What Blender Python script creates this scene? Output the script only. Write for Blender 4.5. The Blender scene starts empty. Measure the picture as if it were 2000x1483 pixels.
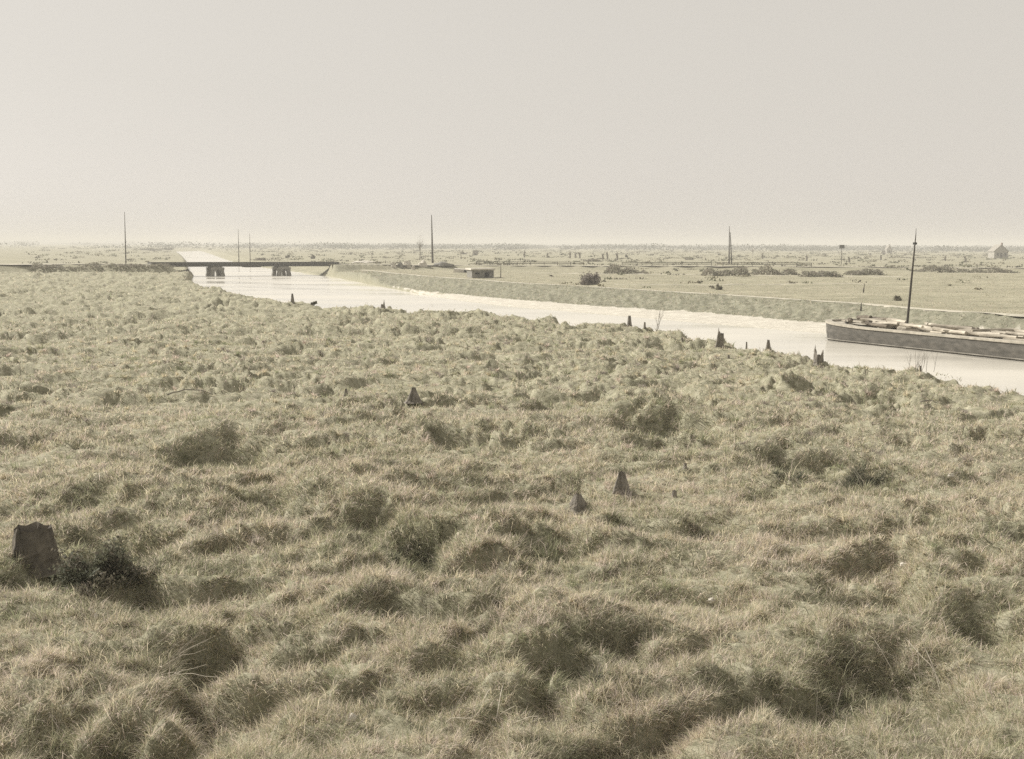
import bpy, math, random
import numpy as np
from mathutils import Vector, Matrix

random.seed(7)
rng = np.random.default_rng(7)
sc = bpy.context.scene

# ---------------------------------------------------------------- camera, sky, sun, exposure
F_PX, CX, CY = 2356.0, 1000.0, 741.5          # focal length and centre in photograph pixels (2000 x 1483)
CAM_H = 7.0                                   # metres above the canal water (z = 0)
cam_d = bpy.data.cameras.new('camera')
cam_d.sensor_width = 36.0
cam_d.lens = 36.0 * F_PX / 2000.0
cam_d.clip_start = 0.1
cam_d.clip_end = 30000
cam = bpy.data.objects.new('camera', cam_d)
sc.collection.objects.link(cam)
ROT = Matrix.Rotation(math.radians(90 - 6.38), 3, 'X') @ Matrix.Rotation(math.radians(0.25), 3, 'Z')
cam.matrix_world = Matrix.Translation((0, 0, CAM_H)) @ ROT.to_4x4()
sc.camera = cam

SUN_EL, SUN_AZ = math.radians(34), math.radians(-58)   # azimuth measured from +Y (view direction), negative = left
world = bpy.data.worlds.new('World')
sc.world = world
world.use_nodes = True
wn = world.node_tree; wn.nodes.clear()
w_out = wn.nodes.new('ShaderNodeOutputWorld')
w_bg = wn.nodes.new('ShaderNodeBackground')
w_sky = wn.nodes.new('ShaderNodeTexSky')
w_sky.sky_type = 'NISHITA'
w_sky.sun_disc = False
w_sky.sun_elevation = SUN_EL
w_sky.sun_rotation = SUN_AZ
w_sky.dust_density = 2.0
w_sky.air_density = 1.0
w_sky.ozone_density = 0.5
w_hs = wn.nodes.new('ShaderNodeHueSaturation')
w_hs.inputs['Saturation'].default_value = 0.12
w_mx = wn.nodes.new('ShaderNodeMix'); w_mx.data_type = 'RGBA'; w_mx.blend_type = 'MIX'
w_mx.inputs[0].default_value = 0.85
# milk-white veil of high haze, a little brighter towards the horizon
w_tc = wn.nodes.new('ShaderNodeTexCoord'); w_sp = wn.nodes.new('ShaderNodeSeparateXYZ'); w_cr = wn.nodes.new('ShaderNodeValToRGB')
wn.links.new(w_tc.outputs['Generated'], w_sp.inputs[0]); wn.links.new(w_sp.outputs[2], w_cr.inputs[0])
w_e = w_cr.color_ramp.elements
w_e[0].position = 0.0; w_e[0].color = (.485, .455, .41, 1)
w_e[1].position = 1.0; w_e[1].color = (.435, .409, .365, 1)
for w_p, w_c in ((.05, (.478, .445, .402)), (.12, (.465, .434, .388)), (.3, (.446, .418, .372))):
    w_k = w_e.new(w_p); w_k.color = (*w_c, 1)
w_sc = wn.nodes.new('ShaderNodeVectorMath'); w_sc.operation = 'SCALE'; w_sc.inputs['Scale'].default_value = 10.0
wn.links.new(w_cr.outputs[0], w_sc.inputs[0]); wn.links.new(w_sc.outputs[0], w_mx.inputs[7])
w_bg.inputs['Strength'].default_value = 0.10
wn.links.new(w_sky.outputs[0], w_hs.inputs['Color'])
wn.links.new(w_hs.outputs[0], w_mx.inputs[6])
wn.links.new(w_mx.outputs[2], w_bg.inputs['Color'])
wn.links.new(w_bg.outputs[0], w_out.inputs['Surface'])

sun_d = bpy.data.lights.new('sun', 'SUN')
sun_d.energy = 5.0
sun_d.angle = math.radians(1.5)
sun_d.color = (1.0, 0.955, 0.89)
sun = bpy.data.objects.new('sun', sun_d)
sc.collection.objects.link(sun)
sdir = Vector((math.sin(SUN_AZ) * math.cos(SUN_EL), math.cos(SUN_AZ) * math.cos(SUN_EL), math.sin(SUN_EL)))
sun.rotation_euler = sdir.to_track_quat('Z', 'Y').to_euler()

sc.view_settings.view_transform = 'Standard'
sc.view_settings.look = 'None'
sc.view_settings.exposure = 0.55
sc.view_settings.gamma = 1.0
sc.cycles.volume_bounces = 1
sc.cycles.max_bounces = 6
sc.cycles.use_denoising = False              # keep the picture's own grain; the photograph is grainy too

# ---------------------------------------------------------------- pixel <-> world helpers
RM = np.array(ROT)
def ray(px, py):
    d = RM @ np.array([(px - CX) / F_PX, -(py - CY) / F_PX, -1.0])
    return d
def at(px, py, z=0.0):
    d = ray(px, py)
    t = (z - CAM_H) / d[2]
    return np.array([d[0] * t, d[1] * t])
def at_dist(px, py, D):
    d = ray(px, py); t = D / d[1]
    return np.array([d[0] * t, D, CAM_H + d[2] * t])

# ---------------------------------------------------------------- noise
_p = np.random.default_rng(3).permutation(256); _perm = np.concatenate([_p, _p])
_ga = np.random.default_rng(5).uniform(0, 2 * np.pi, 256); _gx, _gy = np.cos(_ga), np.sin(_ga)
def perlin(x, y):
    xi = np.floor(x).astype(np.int64); yi = np.floor(y).astype(np.int64)
    xf = x - xi; yf = y - yi; xi &= 255; yi &= 255
    u = xf * xf * xf * (xf * (xf * 6 - 15) + 10); v = yf * yf * yf * (yf * (yf * 6 - 15) + 10)
    def g(ix, iy, fx, fy):
        h = _perm[_perm[ix & 255] + (iy & 255)]
        return _gx[h] * fx + _gy[h] * fy
    a = g(xi, yi, xf, yf); b = g(xi + 1, yi, xf - 1, yf)
    c = g(xi, yi + 1, xf, yf - 1); d = g(xi + 1, yi + 1, xf - 1, yf - 1)
    return (a + u * (b - a) + v * ((c + u * (d - c)) - (a + u * (b - a)))) * 1.5
def fbm(x, y, o=3):
    s = 0; a = 1.0; t = 0
    for i in range(o):
        s = s + a * perlin(x * 2 ** i + 17.3 * i, y * 2 ** i - 9.1 * i); t += a; a *= 0.5
    return s / t
def sstep(a, b, x):
    t = np.clip((x - a) / (b - a), 0, 1); return t * t * (3 - 2 * t)
def pdist(x, y, P, val=None):
    best = np.full(x.shape, 1e18); bv = np.zeros(x.shape)
    for i in range(len(P) - 1):
        ax, ay = P[i][0], P[i][1]; bx, by = P[i + 1][0], P[i + 1][1]
        dx, dy = bx - ax, by - ay; L = dx * dx + dy * dy + 1e-9
        t = np.clip(((x - ax) * dx + (y - ay) * dy) / L, 0, 1)
        d = (x - ax - t * dx) ** 2 + (y - ay - t * dy) ** 2
        m = d < best
        best = np.where(m, d, best)
        if val is not None:
            bv = np.where(m, val[i] + t * (val[i + 1] - val[i]), bv)
    r = np.sqrt(best)
    return (r, bv) if val is not None else r
def inside(x, y, P):
    r = np.zeros(x.shape, bool); n = len(P)
    for i in range(n):
        ax, ay = P[i][0], P[i][1]; bx, by = P[(i + 1) % n][0], P[(i + 1) % n][1]
        if ay == by: continue
        c = ((ay > y) != (by > y)) & (x < (bx - ax) * (y - ay) / (by - ay) + ax)
        r ^= c
    return r

# ---------------------------------------------------------------- the lie of the land
N_px = [(1990,757),(1930,743),(1860,729),(1780,720),(1700,711),(1620,704),(1580,697),(1520,686),(1450,672),(1380,655),
        (1280,640),(1240,631),(1200,628),(1097,629),(1085,618),(990,611),(920,607),(850,603),(800,606),(748,600),(700,598),
        (640,594),(560,588),(500,578),(440,567),(400,558),(370,546),(360,538),(371,531),(369,520),(366,512),(363,504),(356,497),(345,490.5)]
N = [np.array(p) for p in [(60., -60.), (45., -20.), (27., 28.), (21.5, 40.)]] + [at(a, b, 1.3) for a, b in N_px]
far_l = [np.array([(px - CX) / F_PX * D, D]) for px, D in [(322, 900), (260, 955), (100, 990), (-300, 1000)]]
N += far_l
F_px = [(1990,686),(1750,664),(1600,651),(1450,638),(1350,630),(1250,621),(1100,608),(1000,600),(900,588),(840,578),(740,559),
        (690,549),(645,540),(617,537),(572,530),(500,521),(462,514),(430,503),(402,493),(390,490.2)]
Fs = [np.array(p) for p in [(82., -60.), (60., 20.), (43., 64.)]] + [at(a, b, 0.) for a, b in F_px]
Fs += [np.array([(px - CX) / F_PX * D, D]) for px, D in [(360, 1020), (260, 1022), (100, 1030), (-300, 1040)]]
U_px = [(1990,655),(1750,640),(1610,630),(1550,627),(1450,617),(1350,610),(1250,604),(1150,597),(1000,585),(900,576),(840,570.5),(740,556)]
U = [np.array([50., 64.])] + [at(a, b, .4) for a, b in U_px]
P_px = [(2080,621),(1960,613),(1880,609),(1770,601),(1690,593),(1550,585),(1440,577),(1350,572),(1200,563),(1120,558),(1000,552),
        (940,547),(850,541),(760,533),(705,525),(690,519)]
PT = [np.array([70., 20.]), np.array([52., 70.])] + [at(a, b, 1.8) for a, b in P_px]
R_def = [(-200,518,2.5),(70,516,2.6),(300,516.5,2.7)]
R_def2 = [(655,517,2.6),(780,517,2.3),(930,519,2.1),(1170,519.5,2.0),(1400,520,2.0),(1700,522,2.0),(1990,524,2.0),(2300,526,2.0)]
R1 = [at(a, b, c) for a, b, c in R_def]; R1v = [c for a, b, c in R_def]
R2 = [at(a, b, c) for a, b, c in R_def2]; R2v = [c for a, b, c in R_def2]
CANAL = N + Fs[::-1]
UF = U + Fs[3:14][::-1]

# hollows (px, py, half width px, half height px, depth m) and hummocks
PITS = [(410,885,115,50,1.05),(170,1095,135,55,.65),(1290,838,105,42,1.0),(1560,915,85,32,.6),(1680,945,95,26,.35),(790,1075,100,55,.7),
        (715,1030,60,30,.45),(630,1060,45,25,.35),(510,1000,60,22,.3),(175,985,50,22,.35),(940,985,35,22,.4),(1080,1075,85,30,.55),
        (1740,1320,125,75,.6),(1590,1390,85,45,.42),(1200,1310,120,40,.34),(1090,1345,60,35,.3),(1400,1020,60,18,.3),(1700,785,65,14,.35),
        (200,750,60,14,.35),(105,742,40,14,.3),(620,885,45,13,.3),(710,888,40,13,.3),(110,1450,60,35,.3),(235,1455,50,28,.35),
        (310,1310,110,45,.3),(1135,1000,30,20,.3),(1700,1180,110,35,.35),(540,1080,55,25,.3),(570,1120,40,20,.3),(1905,1230,60,40,.3),
        (430,602,45,8,.3),(290,622,50,8,.3),(870,656,40,9,.3),(1020,628,40,7,.3),(700,652,35,9,.25),(450,670,40,9,.25),(520,715,35,8,.25),
        (820,825,22,16,.3),(1130,850,55,18,.25),(1370,805,30,12,.3),(1840,795,40,12,.25),(1820,1020,45,18,.3),(180,840,30,10,.3)]
HUMPS = [(1210,955,40,25,.15),(430,835,120,30,.25),(1290,790,110,25,.2),(700,985,150,30,.3),(1150,1240,160,40,.3),(1660,1320,50,40,.2),
         (1750,1200,160,40,.3),(1010,1040,120,25,.25),(250,930,120,30,.25)]
def ell(px, py, rx, ry):
    c = at(px, py, 1.0); D = c[1]
    wx = rx * D / F_PX
    wy = ry * D / F_PX / max(0.03, (py - 476) / F_PX)
    return c, wx, min(max(wy, .45 * wx), 1.5 * wx)
PW = [(ell(*p[:4]), p[4]) for p in PITS]
HW = [(ell(*p[:4]), p[4]) for p in HUMPS]

def land(x, y, full=False):
    """height of the ground in metres, with the masks of mud, far field and bank"""
    x = np.asarray(x, float); y = np.asarray(y, float)
    dN = pdist(x, y, N); dF = pdist(x, y, Fs); ins = inside(x, y, CANAL)
    near = (dN <= dF)
    sN = np.where(ins, -dN, dN); sF = np.where(ins, -dF, dF)
    D = np.hypot(x, y)
    # near side: rough tussocky meadow
    rough = 0.20 * fbm(x / 16, y / 16, 2)
    wx = x + .55 * perlin(x / 1.6 + 8, y / 1.6); wy = y + .55 * perlin(x / 1.6 - 8, y / 1.6 + 4)
    bil = (0.36 * np.abs(perlin(wx / 3.4 + 4.2, wy / 2.2)) + 0.22 * np.abs(perlin(wx / 1.5 + 9.1, wy / 1.0 + 3)) + 0.13 * np.abs(perlin(wx / .6, wy / .5)) + .07 * perlin(x / .24, y / .24)
           - 0.52 * sstep(.12, .42, perlin(wx / 2.7 + 40, wy / 1.7 + 11)) - 0.27 * sstep(.14, .40, perlin(wx / 1.1 + 60, wy / .75 + 21)) + .12)
    amp = np.clip(0.85 + 1.0 * perlin(x / 8 + 31, y / 5), .25, 1.7)
    zn = 0.90 + rough + bil * amp
    for (c, a, b), dep in PW:
        q = ((x - c[0]) / a) ** 2 + ((y - c[1]) / b) ** 2
        q = q * (1 + 0.5 * perlin(x / (a * .7) + 5, y / (a * .7)))
        zn = zn - 1.1 * dep * np.exp(-q * q * .9)
        q2 = ((x - c[0]) / (a * 1.1)) ** 2 + ((y - c[1] - b * 1.35) / (b * .6)) ** 2
        zn = zn + 0.25 * dep * np.exp(-q2)
    for (c, a, b), hgt in HW:
        zn = zn + hgt * np.exp(-(((x - c[0]) / a) ** 2 + ((y - c[1]) / b) ** 2))
    edge = 0.8 * perlin(x / 4, y / 4) + .35 * perlin(x / 1.3, y / 1.3)
    kN = sstep(-1.6, 0.3, sN + edge)
    z1 = -1.2 + (np.maximum(zn, .3) + 1.2) * kN
    # far side: pale foreshore, slope, dyke with a path, then flat fields
    dU = pdist(x, y, U); dP = pdist(x, y, PT)
    behind = inside(x, y, PT + [np.array(p) for p in [R2[1], (900., 300.), (900., 20.)]])
    und = 0.14 * fbm(x / 25, y / 25, 2) + .16 * np.maximum(0, perlin(x / 2.4, y / 3.1)) + .2 * np.maximum(0, perlin(x / 9, y / 7) - .25)
    tt = dU / (dU + dP + 1e-6)
    zb = 0.42 + 1.38 * sstep(0, 1, tt) + (0.32 * np.abs(perlin(x / 1.7, y / 1.7)) + .16 * np.abs(perlin(x / .8, y / .8)) + .24 * perlin(x / 5, y / 5) - .1) * sstep(0, .2, tt) * sstep(0, .28, 1 - tt)
    zf = 1.8 - 0.45 * sstep(1.0, 9.0, dP) + und * sstep(1, 9, dP)
    strip = inside(x, y, UF)
    zm = 0.42 * dF / (dF + dU + 1e-6)
    zright = np.where(strip, zm, np.where(behind, zf, zb))
    region = (y < 262)
    zo = 0.25 + 1.0 * sstep(0, 6, sF)
    kk = sstep(225, 285, y); zright = zright * (1 - kk) + (zo + und) * kk
    zright = np.where(sF < 0, np.maximum(-1.2, sF * .25), zright)
    near = near | ((x < -95) & (y < 300) & ~ins)
    z = np.where(near, z1, zright)
    # beyond the road the left side is plain field
    flat = sstep(255, 330, D) * near
    zfl = -1.2 + (1.15 + und + 1.2) * sstep(-1.0, 1.0, sN)
    z = z * (1 - flat) + zfl * flat
    for RR, V in ((R1, R1v), (R2, R2v)):
        dr, hv = pdist(x, y, RR, V)
        z = np.where(ins & (RR is R1 or True), np.where(ins, z, z), np.maximum(z, hv - np.maximum(dr - 2.6, 0) * .62 - 1e-3))
    if not full: return z
    mud = (strip & (y < 178 + 30 * perlin(x / 7, y / 7))).astype(float)
    # ragged upper lip of the foreshore
    lip = (~strip) & ~near & region & ~ins & (~behind)
    mud = np.maximum(mud, (lip & (dU < 0.9 * (perlin(x / 1.3, y / 1.3) + .05) + 1.3 * perlin(x / 5, y / 5))).astype(float))
    fld = np.where(near, sstep(240, 330, D), np.where(behind, 1., sstep(225, 300, y)))
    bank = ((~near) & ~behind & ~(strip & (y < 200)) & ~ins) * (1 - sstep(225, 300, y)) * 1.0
    return z, mud, fld, bank, sN, sF, near, ins

def ground(x, y):
    return float(land(np.array([x]), np.array([y]))[0])
_T = np.concatenate([np.geomspace(5, 320, 900), np.geomspace(322, 7500, 500)])
def hit(px, py):
    d = ray(px, py); t = _T / d[1]
    X, Y, Z = d[0] * t, d[1] * t, CAM_H + d[2] * t
    g = np.maximum(land(X, Y), 0.0)
    k = np.argmax(Z < g)
    if not (Z < g).any(): k = len(t) - 1
    return Vector((X[k], Y[k], g[k]))
def stand(px, py, z0=1.2, land_only=True):
    """world point where the photograph's pixel first meets the land (moving down a little if it falls on water)"""
    for k in range(40):
        p = hit(px, py + k * .7)
        if p.z > .55: break
    p.z = ground(p.x, p.y)
    return p

# ---------------------------------------------------------------- object helpers
def tag(o, label=None, cat=None, group=None, kind=None):
    if label: o['label'] = label
    if cat: o['category'] = cat
    if group: o['group'] = group
    if kind: o['kind'] = kind
    return o
def empty(name, loc, rz=0, **k):
    o = bpy.data.objects.new(name, None); sc.collection.objects.link(o)
    o.location = loc; o.rotation_euler = (0, 0, rz)
    return tag(o, **k)
def link(name, me, mat, parent=None, loc=None, smooth=False, **k):
    o = bpy.data.objects.new(name, me); sc.collection.objects.link(o)
    if mat is not None: me.materials.append(mat)
    if parent: o.parent = parent
    if loc is not None: o.location = loc
    if smooth:
        me.polygons.foreach_set('use_smooth', [True] * len(me.polygons))
    return tag(o, **k)
class MB:
    """collects shapes for ONE mesh"""
    def __init__(s): s.v = []; s.f = []
    def add(s, vs, fs):
        n = len(s.v); s.v += [tuple(v) for v in vs]; s.f += [tuple(i + n for i in f) for f in fs]; return s
    def box(s, x0, x1, y0, y1, z0, z1, M=None):
        vs = [Vector(p) for p in ((x0,y0,z0),(x1,y0,z0),(x1,y1,z0),(x0,y1,z0),(x0,y0,z1),(x1,y0,z1),(x1,y1,z1),(x0,y1,z1))]
        if M is not None: vs = [M @ v for v in vs]
        return s.add(vs, [(0,3,2,1),(4,5,6,7),(0,1,5,4),(1,2,6,5),(2,3,7,6),(3,0,4,7)])
    def tube(s, pts, rad, n=7, cap=True):
        pts = [Vector(p) for p in pts]; base = len(s.v); fs = []; vs = []
        for i, p in enumerate(pts):
            t = (pts[min(i + 1, len(pts) - 1)] - pts[max(i - 1, 0)]).normalized()
            a = t.orthogonal().normalized() if i == 0 else (a - t * a.dot(t)).normalized()
            b = t.cross(a); r = rad[i] if hasattr(rad, '__len__') else rad
            for k in range(n):
                an = 2 * math.pi * k / n
                vs.append(p + a * math.cos(an) * r + b * math.sin(an) * r)
        for i in range(len(pts) - 1):
            for k in range(n):
                fs.append((i*n+k, i*n+(k+1) % n, (i+1)*n+(k+1) % n, (i+1)*n+k))
        if cap: fs += [tuple(range(n))[::-1], tuple((len(pts)-1)*n + k for k in range(n))]
        return s.add(vs, fs)
    def build(s, name, mat, parent=None, loc=None, smooth=False, **k):
        me = bpy.data.meshes.new(name); me.from_pydata(s.v, [], s.f); me.update()
        return link(name, me, mat, parent, loc, smooth, **k)

def mat_noise(name, c1, c2, scale=5., rough=.9, bump=.3, c3=None, detail=5, stretch=(1, 1, 1), spec=.2, bdist=.05):
    m = bpy.data.materials.new(name); m.use_nodes = True; nt = m.node_tree; n = nt.nodes; b = n['Principled BSDF']
    tc = n.new('ShaderNodeTexCoord'); mp = n.new('ShaderNodeMapping'); mp.inputs['Scale'].default_value = stretch
    nz = n.new('ShaderNodeTexNoise'); nz.inputs['Scale'].default_value = scale; nz.inputs['Detail'].default_value = detail
    cr = n.new('ShaderNodeValToRGB'); cr.color_ramp.elements[0].color = (*c1, 1); cr.color_ramp.elements[1].color = (*c2, 1)
    cr.color_ramp.elements[0].position = .32; cr.color_ramp.elements[1].position = .68
    if c3: e = cr.color_ramp.elements.new(.5); e.color = (*c3, 1)
    bp = n.new('ShaderNodeBump'); bp.inputs['Strength'].default_value = bump; bp.inputs['Distance'].default_value = bdist
    L = nt.links.new
    L(tc.outputs['Object'], mp.inputs[0]); L(mp.outputs[0], nz.inputs[0]); L(nz.outputs[0], cr.inputs[0])
    L(cr.outputs[0], b.inputs['Base Color']); L(nz.outputs[0], bp.inputs['Height']); L(bp.outputs[0], b.inputs['Normal'])
    b.inputs['Roughness'].default_value = rough; b.inputs['Specular IOR Level'].default_value = spec
    return m

M_bark = mat_noise('weathered_wood', (.09,.08,.065), (.26,.235,.20), 9, .95, .8, stretch=(1, 1, .25))
M_pole = mat_noise('pole_wood', (.035,.03,.025), (.08,.07,.06), 6, .9, .4, stretch=(1, 1, .2))
M_conc = mat_noise('old_concrete', (.15,.148,.13), (.27,.255,.225), 1.5, .9, .4)
M_beam = mat_noise('tarred_timber', (.045,.047,.045), (.11,.105,.095), 1.2, .85, .3)
M_pale = mat_noise('pale_stone', (.45,.42,.36), (.62,.58,.5), 2.5, .9, .4)
M_wall = mat_noise('whitewashed_wall', (.24,.23,.20), (.34,.32,.28), 1.0, .9, .2)
M_roof = mat_noise('tile_roof', (.16,.10,.08), (.25,.17,.13), 2, .9, .3)
M_dark = mat_noise('dark_opening', (.01,.01,.01), (.02,.02,.02), 2, .9, .1)
M_hull = mat_noise('barge_hull_paint', (.06,.057,.048), (.125,.115,.098), 1.4, .7, .25, stretch=(1, 1, 2.5))
M_rim = mat_noise('barge_worn_rim', (.27,.25,.20), (.46,.42,.35), 2.5, .85, .3)
M_log = mat_noise('weathered_log', (.20,.175,.135), (.56,.51,.42), 3, .9, .6, stretch=(.3, 1, 1))
M_logd = mat_noise('dark_log', (.06,.05,.04), (.2,.17,.13), 3, .9, .6, stretch=(.3, 1, 1))
M_path = mat_noise('path_dust', (.32,.30,.24), (.48,.445,.36), .7, .95, .3)
M_road = mat_noise('road_dust', (.30,.28,.22), (.46,.42,.34), .35, .95, .3)

def leaf_mat(name, tl=.3):
    m = bpy.data.materials.new(name); m.use_nodes = True; nt = m.node_tree; n = nt.nodes; b = n['Principled BSDF']
    at_ = n.new('ShaderNodeAttribute'); at_.attribute_name = 'col'
    tr = n.new('ShaderNodeBsdfTranslucent'); mx = n.new('ShaderNodeMixShader'); mx.inputs[0].default_value = tl
    L = nt.links.new
    L(at_.outputs['Color'], b.inputs['Base Color']); L(at_.outputs['Color'], tr.inputs['Color'])
    b.inputs['Roughness'].default_value = .75; b.inputs['Specular IOR Level'].default_value = .15
    L(b.outputs[0], mx.inputs[1]); L(tr.outputs[0], mx.inputs[2]); L(mx.outputs[0], n['Material Output'].inputs['Surface'])
    return m
M_grass = leaf_mat('grass_blades', .42)
M_leaf = leaf_mat('leaves', .3)

def np_mesh(name, V, loops, lstart, col=None):
    me = bpy.data.meshes.new(name)
    me.vertices.add(len(V)); me.vertices.foreach_set('co', V.astype(np.float32).ravel())
    me.loops.add(len(loops)); me.loops.foreach_set('vertex_index', loops.astype(np.int32))
    me.polygons.add(len(lstart)); me.polygons.foreach_set('loop_start', lstart.astype(np.int32))
    me.update(calc_edges=True)
    if col is not None:
        a = me.attributes.new('col', 'FLOAT_COLOR', 'POINT')
        c4 = np.ones((len(V), 4), np.float32); c4[:, :3] = col; a.data.foreach_set('color', c4.ravel())
    return me

# ---------------------------------------------------------------- ground sheet
def make_ground():
    a_in = np.radians(np.arange(-29, 29.001, 0.072))
    a_r = np.radians(np.arange(29.2, 56, .22)); a_l = np.radians(np.arange(304.2, 330.9, .22))
    ang = np.concatenate([a_in, a_r, np.radians(np.arange(57, 303, 2.0)), a_l])
    r = np.concatenate([np.geomspace(1, 9, 14)[:-1], np.geomspace(9, 320, 520)[:-1], np.geomspace(320, 8000, 120)])
    A, Rr = np.meshgrid(ang, r, indexing='ij')
    X = np.sin(A) * Rr; Y = np.cos(A) * Rr
    z, mud, fld, bank, sN, sF, near, ins = land(X.ravel(), Y.ravel(), True)
    V = np.stack([X.ravel(), Y.ravel(), z], 1)
    V = np.vstack([V, [[0, 0, z[:len(r)][0]]]])
    na, nr = len(ang), len(r)
    I = np.arange(na); J = np.arange(nr - 1)
    i, j = np.meshgrid(I, J, indexing='ij'); i = i.ravel(); j = j.ravel(); i2 = (i + 1) % na
    q = np.stack([i * nr + j, i2 * nr + j, i2 * nr + j + 1, i * nr + j + 1], 1)[:, ::-1]
    tri = np.stack([I * nr, np.full(na, len(V) - 1), ((I + 1) % na) * nr], 1)[:, ::-1]
    loops = np.concatenate([q.ravel(), tri.ravel()])
    ls = np.concatenate([np.arange(len(q)) * 4, len(q) * 4 + np.arange(len(tri)) * 3])
    masks = np.zeros((len(V), 3)); masks[:-1, 0] = mud; masks[:-1, 1] = fld; masks[:-1, 2] = bank
    me = np_mesh('ground', V, loops, ls, masks)
    me.polygons.foreach_set('use_smooth', [True] * len(me.polygons))
    m = bpy.data.materials.new('ground'); m.use_nodes = True; nt = m.node_tree; n = nt.nodes; b = n['Principled BSDF']; L = nt.links.new
    tc = n.new('ShaderNodeTexCoord'); atn = n.new('ShaderNodeAttribute'); atn.attribute_name = 'col'
    sp = n.new('ShaderNodeSeparateColor'); L(atn.outputs['Color'], sp.inputs[0])
    def noise(scale, det=6, st=(1, 1, 1), ro=.6):
        mp = n.new('ShaderNodeMapping'); mp.inputs['Scale'].default_value = st; L(tc.outputs['Object'], mp.inputs[0])
        z_ = n.new('ShaderNodeTexNoise'); z_.inputs['Scale'].default_value = scale; z_.inputs['Detail'].default_value = det
        z_.inputs['Roughness'].default_value = ro; L(mp.outputs[0], z_.inputs[0]); return z_.outputs[0]
    def ramp(src, stops):
        cr = n.new('ShaderNodeValToRGB'); e = cr.color_ramp.elements
        e[0].position, e[0].color = stops[0][0], (*stops[0][1], 1); e[1].position, e[1].color = stops[-1][0], (*stops[-1][1], 1)
        for p_, c_ in stops[1:-1]: k = e.new(p_); k.color = (*c_, 1)
        L(src, cr.inputs[0]); return cr.outputs[0]
    def mix(f, a, c, bt='MIX'):
        x = n.new('ShaderNodeMix'); x.data_type = 'RGBA'; x.blend_type = bt
        if hasattr(f, 'links'): L(f, x.inputs[0])
        else: x.inputs[0].default_value = f
        L(a, x.inputs[6]); L(c, x.inputs[7]); return x.outputs[2]
    fine = noise(3.2, 10, ro=.75)
    thatch = ramp(fine, [(.3, (.15,.13,.09)), (.45, (.245,.235,.16)), (.6, (.34,.32,.235)), (.75, (.44,.41,.31))])
    f_big = ramp(noise(.012, 4, (1, 3.2, 1)), [(.35, (.20,.205,.14)), (.48, (.30,.29,.205)), (.58, (.23,.235,.16)), (.7, (.36,.34,.25))])
    f_mid = ramp(noise(.12, 8, (.5, 1.6, 1), .7), [(.3, (.14,.13,.09)), (.5, (.29,.265,.19)), (.7, (.46,.42,.32))])
    f_str = ramp(noise(1., 5, (.006, .11, 1), .6), [(.36, (.17,.165,.115)), (.47, (.33,.31,.22)), (.56, (.22,.22,.15)), (.68, (.46,.42,.32))])
    field = mix(.5, mix(.5, f_big, f_str), f_mid)
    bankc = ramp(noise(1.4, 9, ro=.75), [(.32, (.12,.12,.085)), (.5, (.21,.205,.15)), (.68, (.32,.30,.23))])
    mudc = ramp(noise(1.1, 6), [(.3, (.42,.39,.33)), (.55, (.50,.47,.40)), (.7, (.60,.56,.48))])
    c = mix(sp.outputs[1], thatch, field)
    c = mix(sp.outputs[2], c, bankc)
    c = mix(sp.outputs[0], c, mudc)
    L(c, b.inputs['Base Color']); b.inputs['Roughness'].default_value = .95; b.inputs['Specular IOR Level'].default_value = .1
    bp = n.new('ShaderNodeBump'); bp.inputs['Strength'].default_value = .7; bp.inputs['Distance'].default_value = .12
    L(fine, bp.inputs['Height']); L(bp.outputs[0], b.inputs['Normal'])
    return link('ground', me, m, kind='structure')
make_ground()

# ---------------------------------------------------------------- water
def make_water():
    mb = MB(); mb.add([(-1500, -90, 0), (120, -90, 0), (120, 1400, 0), (-1500, 1400, 0)], [(0, 1, 2, 3)])
    m = bpy.data.materials.new('canal_water'); m.use_nodes = True; n = m.node_tree.nodes; L = m.node_tree.links.new; b = n['Principled BSDF']
    b.inputs['Base Color'].default_value = (.56, .53, .46, 1); b.inputs['Roughness'].default_value = .2; b.inputs['IOR'].default_value = 1.33
    tc = n.new('ShaderNodeTexCoord'); mp = n.new('ShaderNodeMapping'); mp.inputs['Scale'].default_value = (.5, 1.2, 1)
    nz = n.new('ShaderNodeTexNoise'); nz.inputs['Scale'].default_value = 1.6; nz.inputs['Detail'].default_value = 4
    bp = n.new('ShaderNodeBump'); bp.inputs['Strength'].default_value = .10; bp.inputs['Distance'].default_value = .03
    L(tc.outputs['Object'], mp.inputs[0]); L(mp.outputs[0], nz.inputs[0]); L(nz.outputs[0], bp.inputs['Height']); L(bp.outputs[0], b.inputs['Normal'])
    n2 = n.new('ShaderNodeTexNoise'); n2.inputs['Scale'].default_value = .07; n2.inputs['Detail'].default_value = 5
    mr = n.new('ShaderNodeMapRange'); mr.inputs['From Min'].default_value = .38; mr.inputs['From Max'].default_value = .62
    mr.inputs['To Min'].default_value = .07; mr.inputs['To Max'].default_value = .32
    L(mp.outputs[0], n2.inputs[0]); L(n2.outputs[0], mr.inputs[0]); L(mr.outputs[0], b.inputs['Roughness'])
    mb.build('canal_water', m, kind='structure')
make_water()

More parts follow.
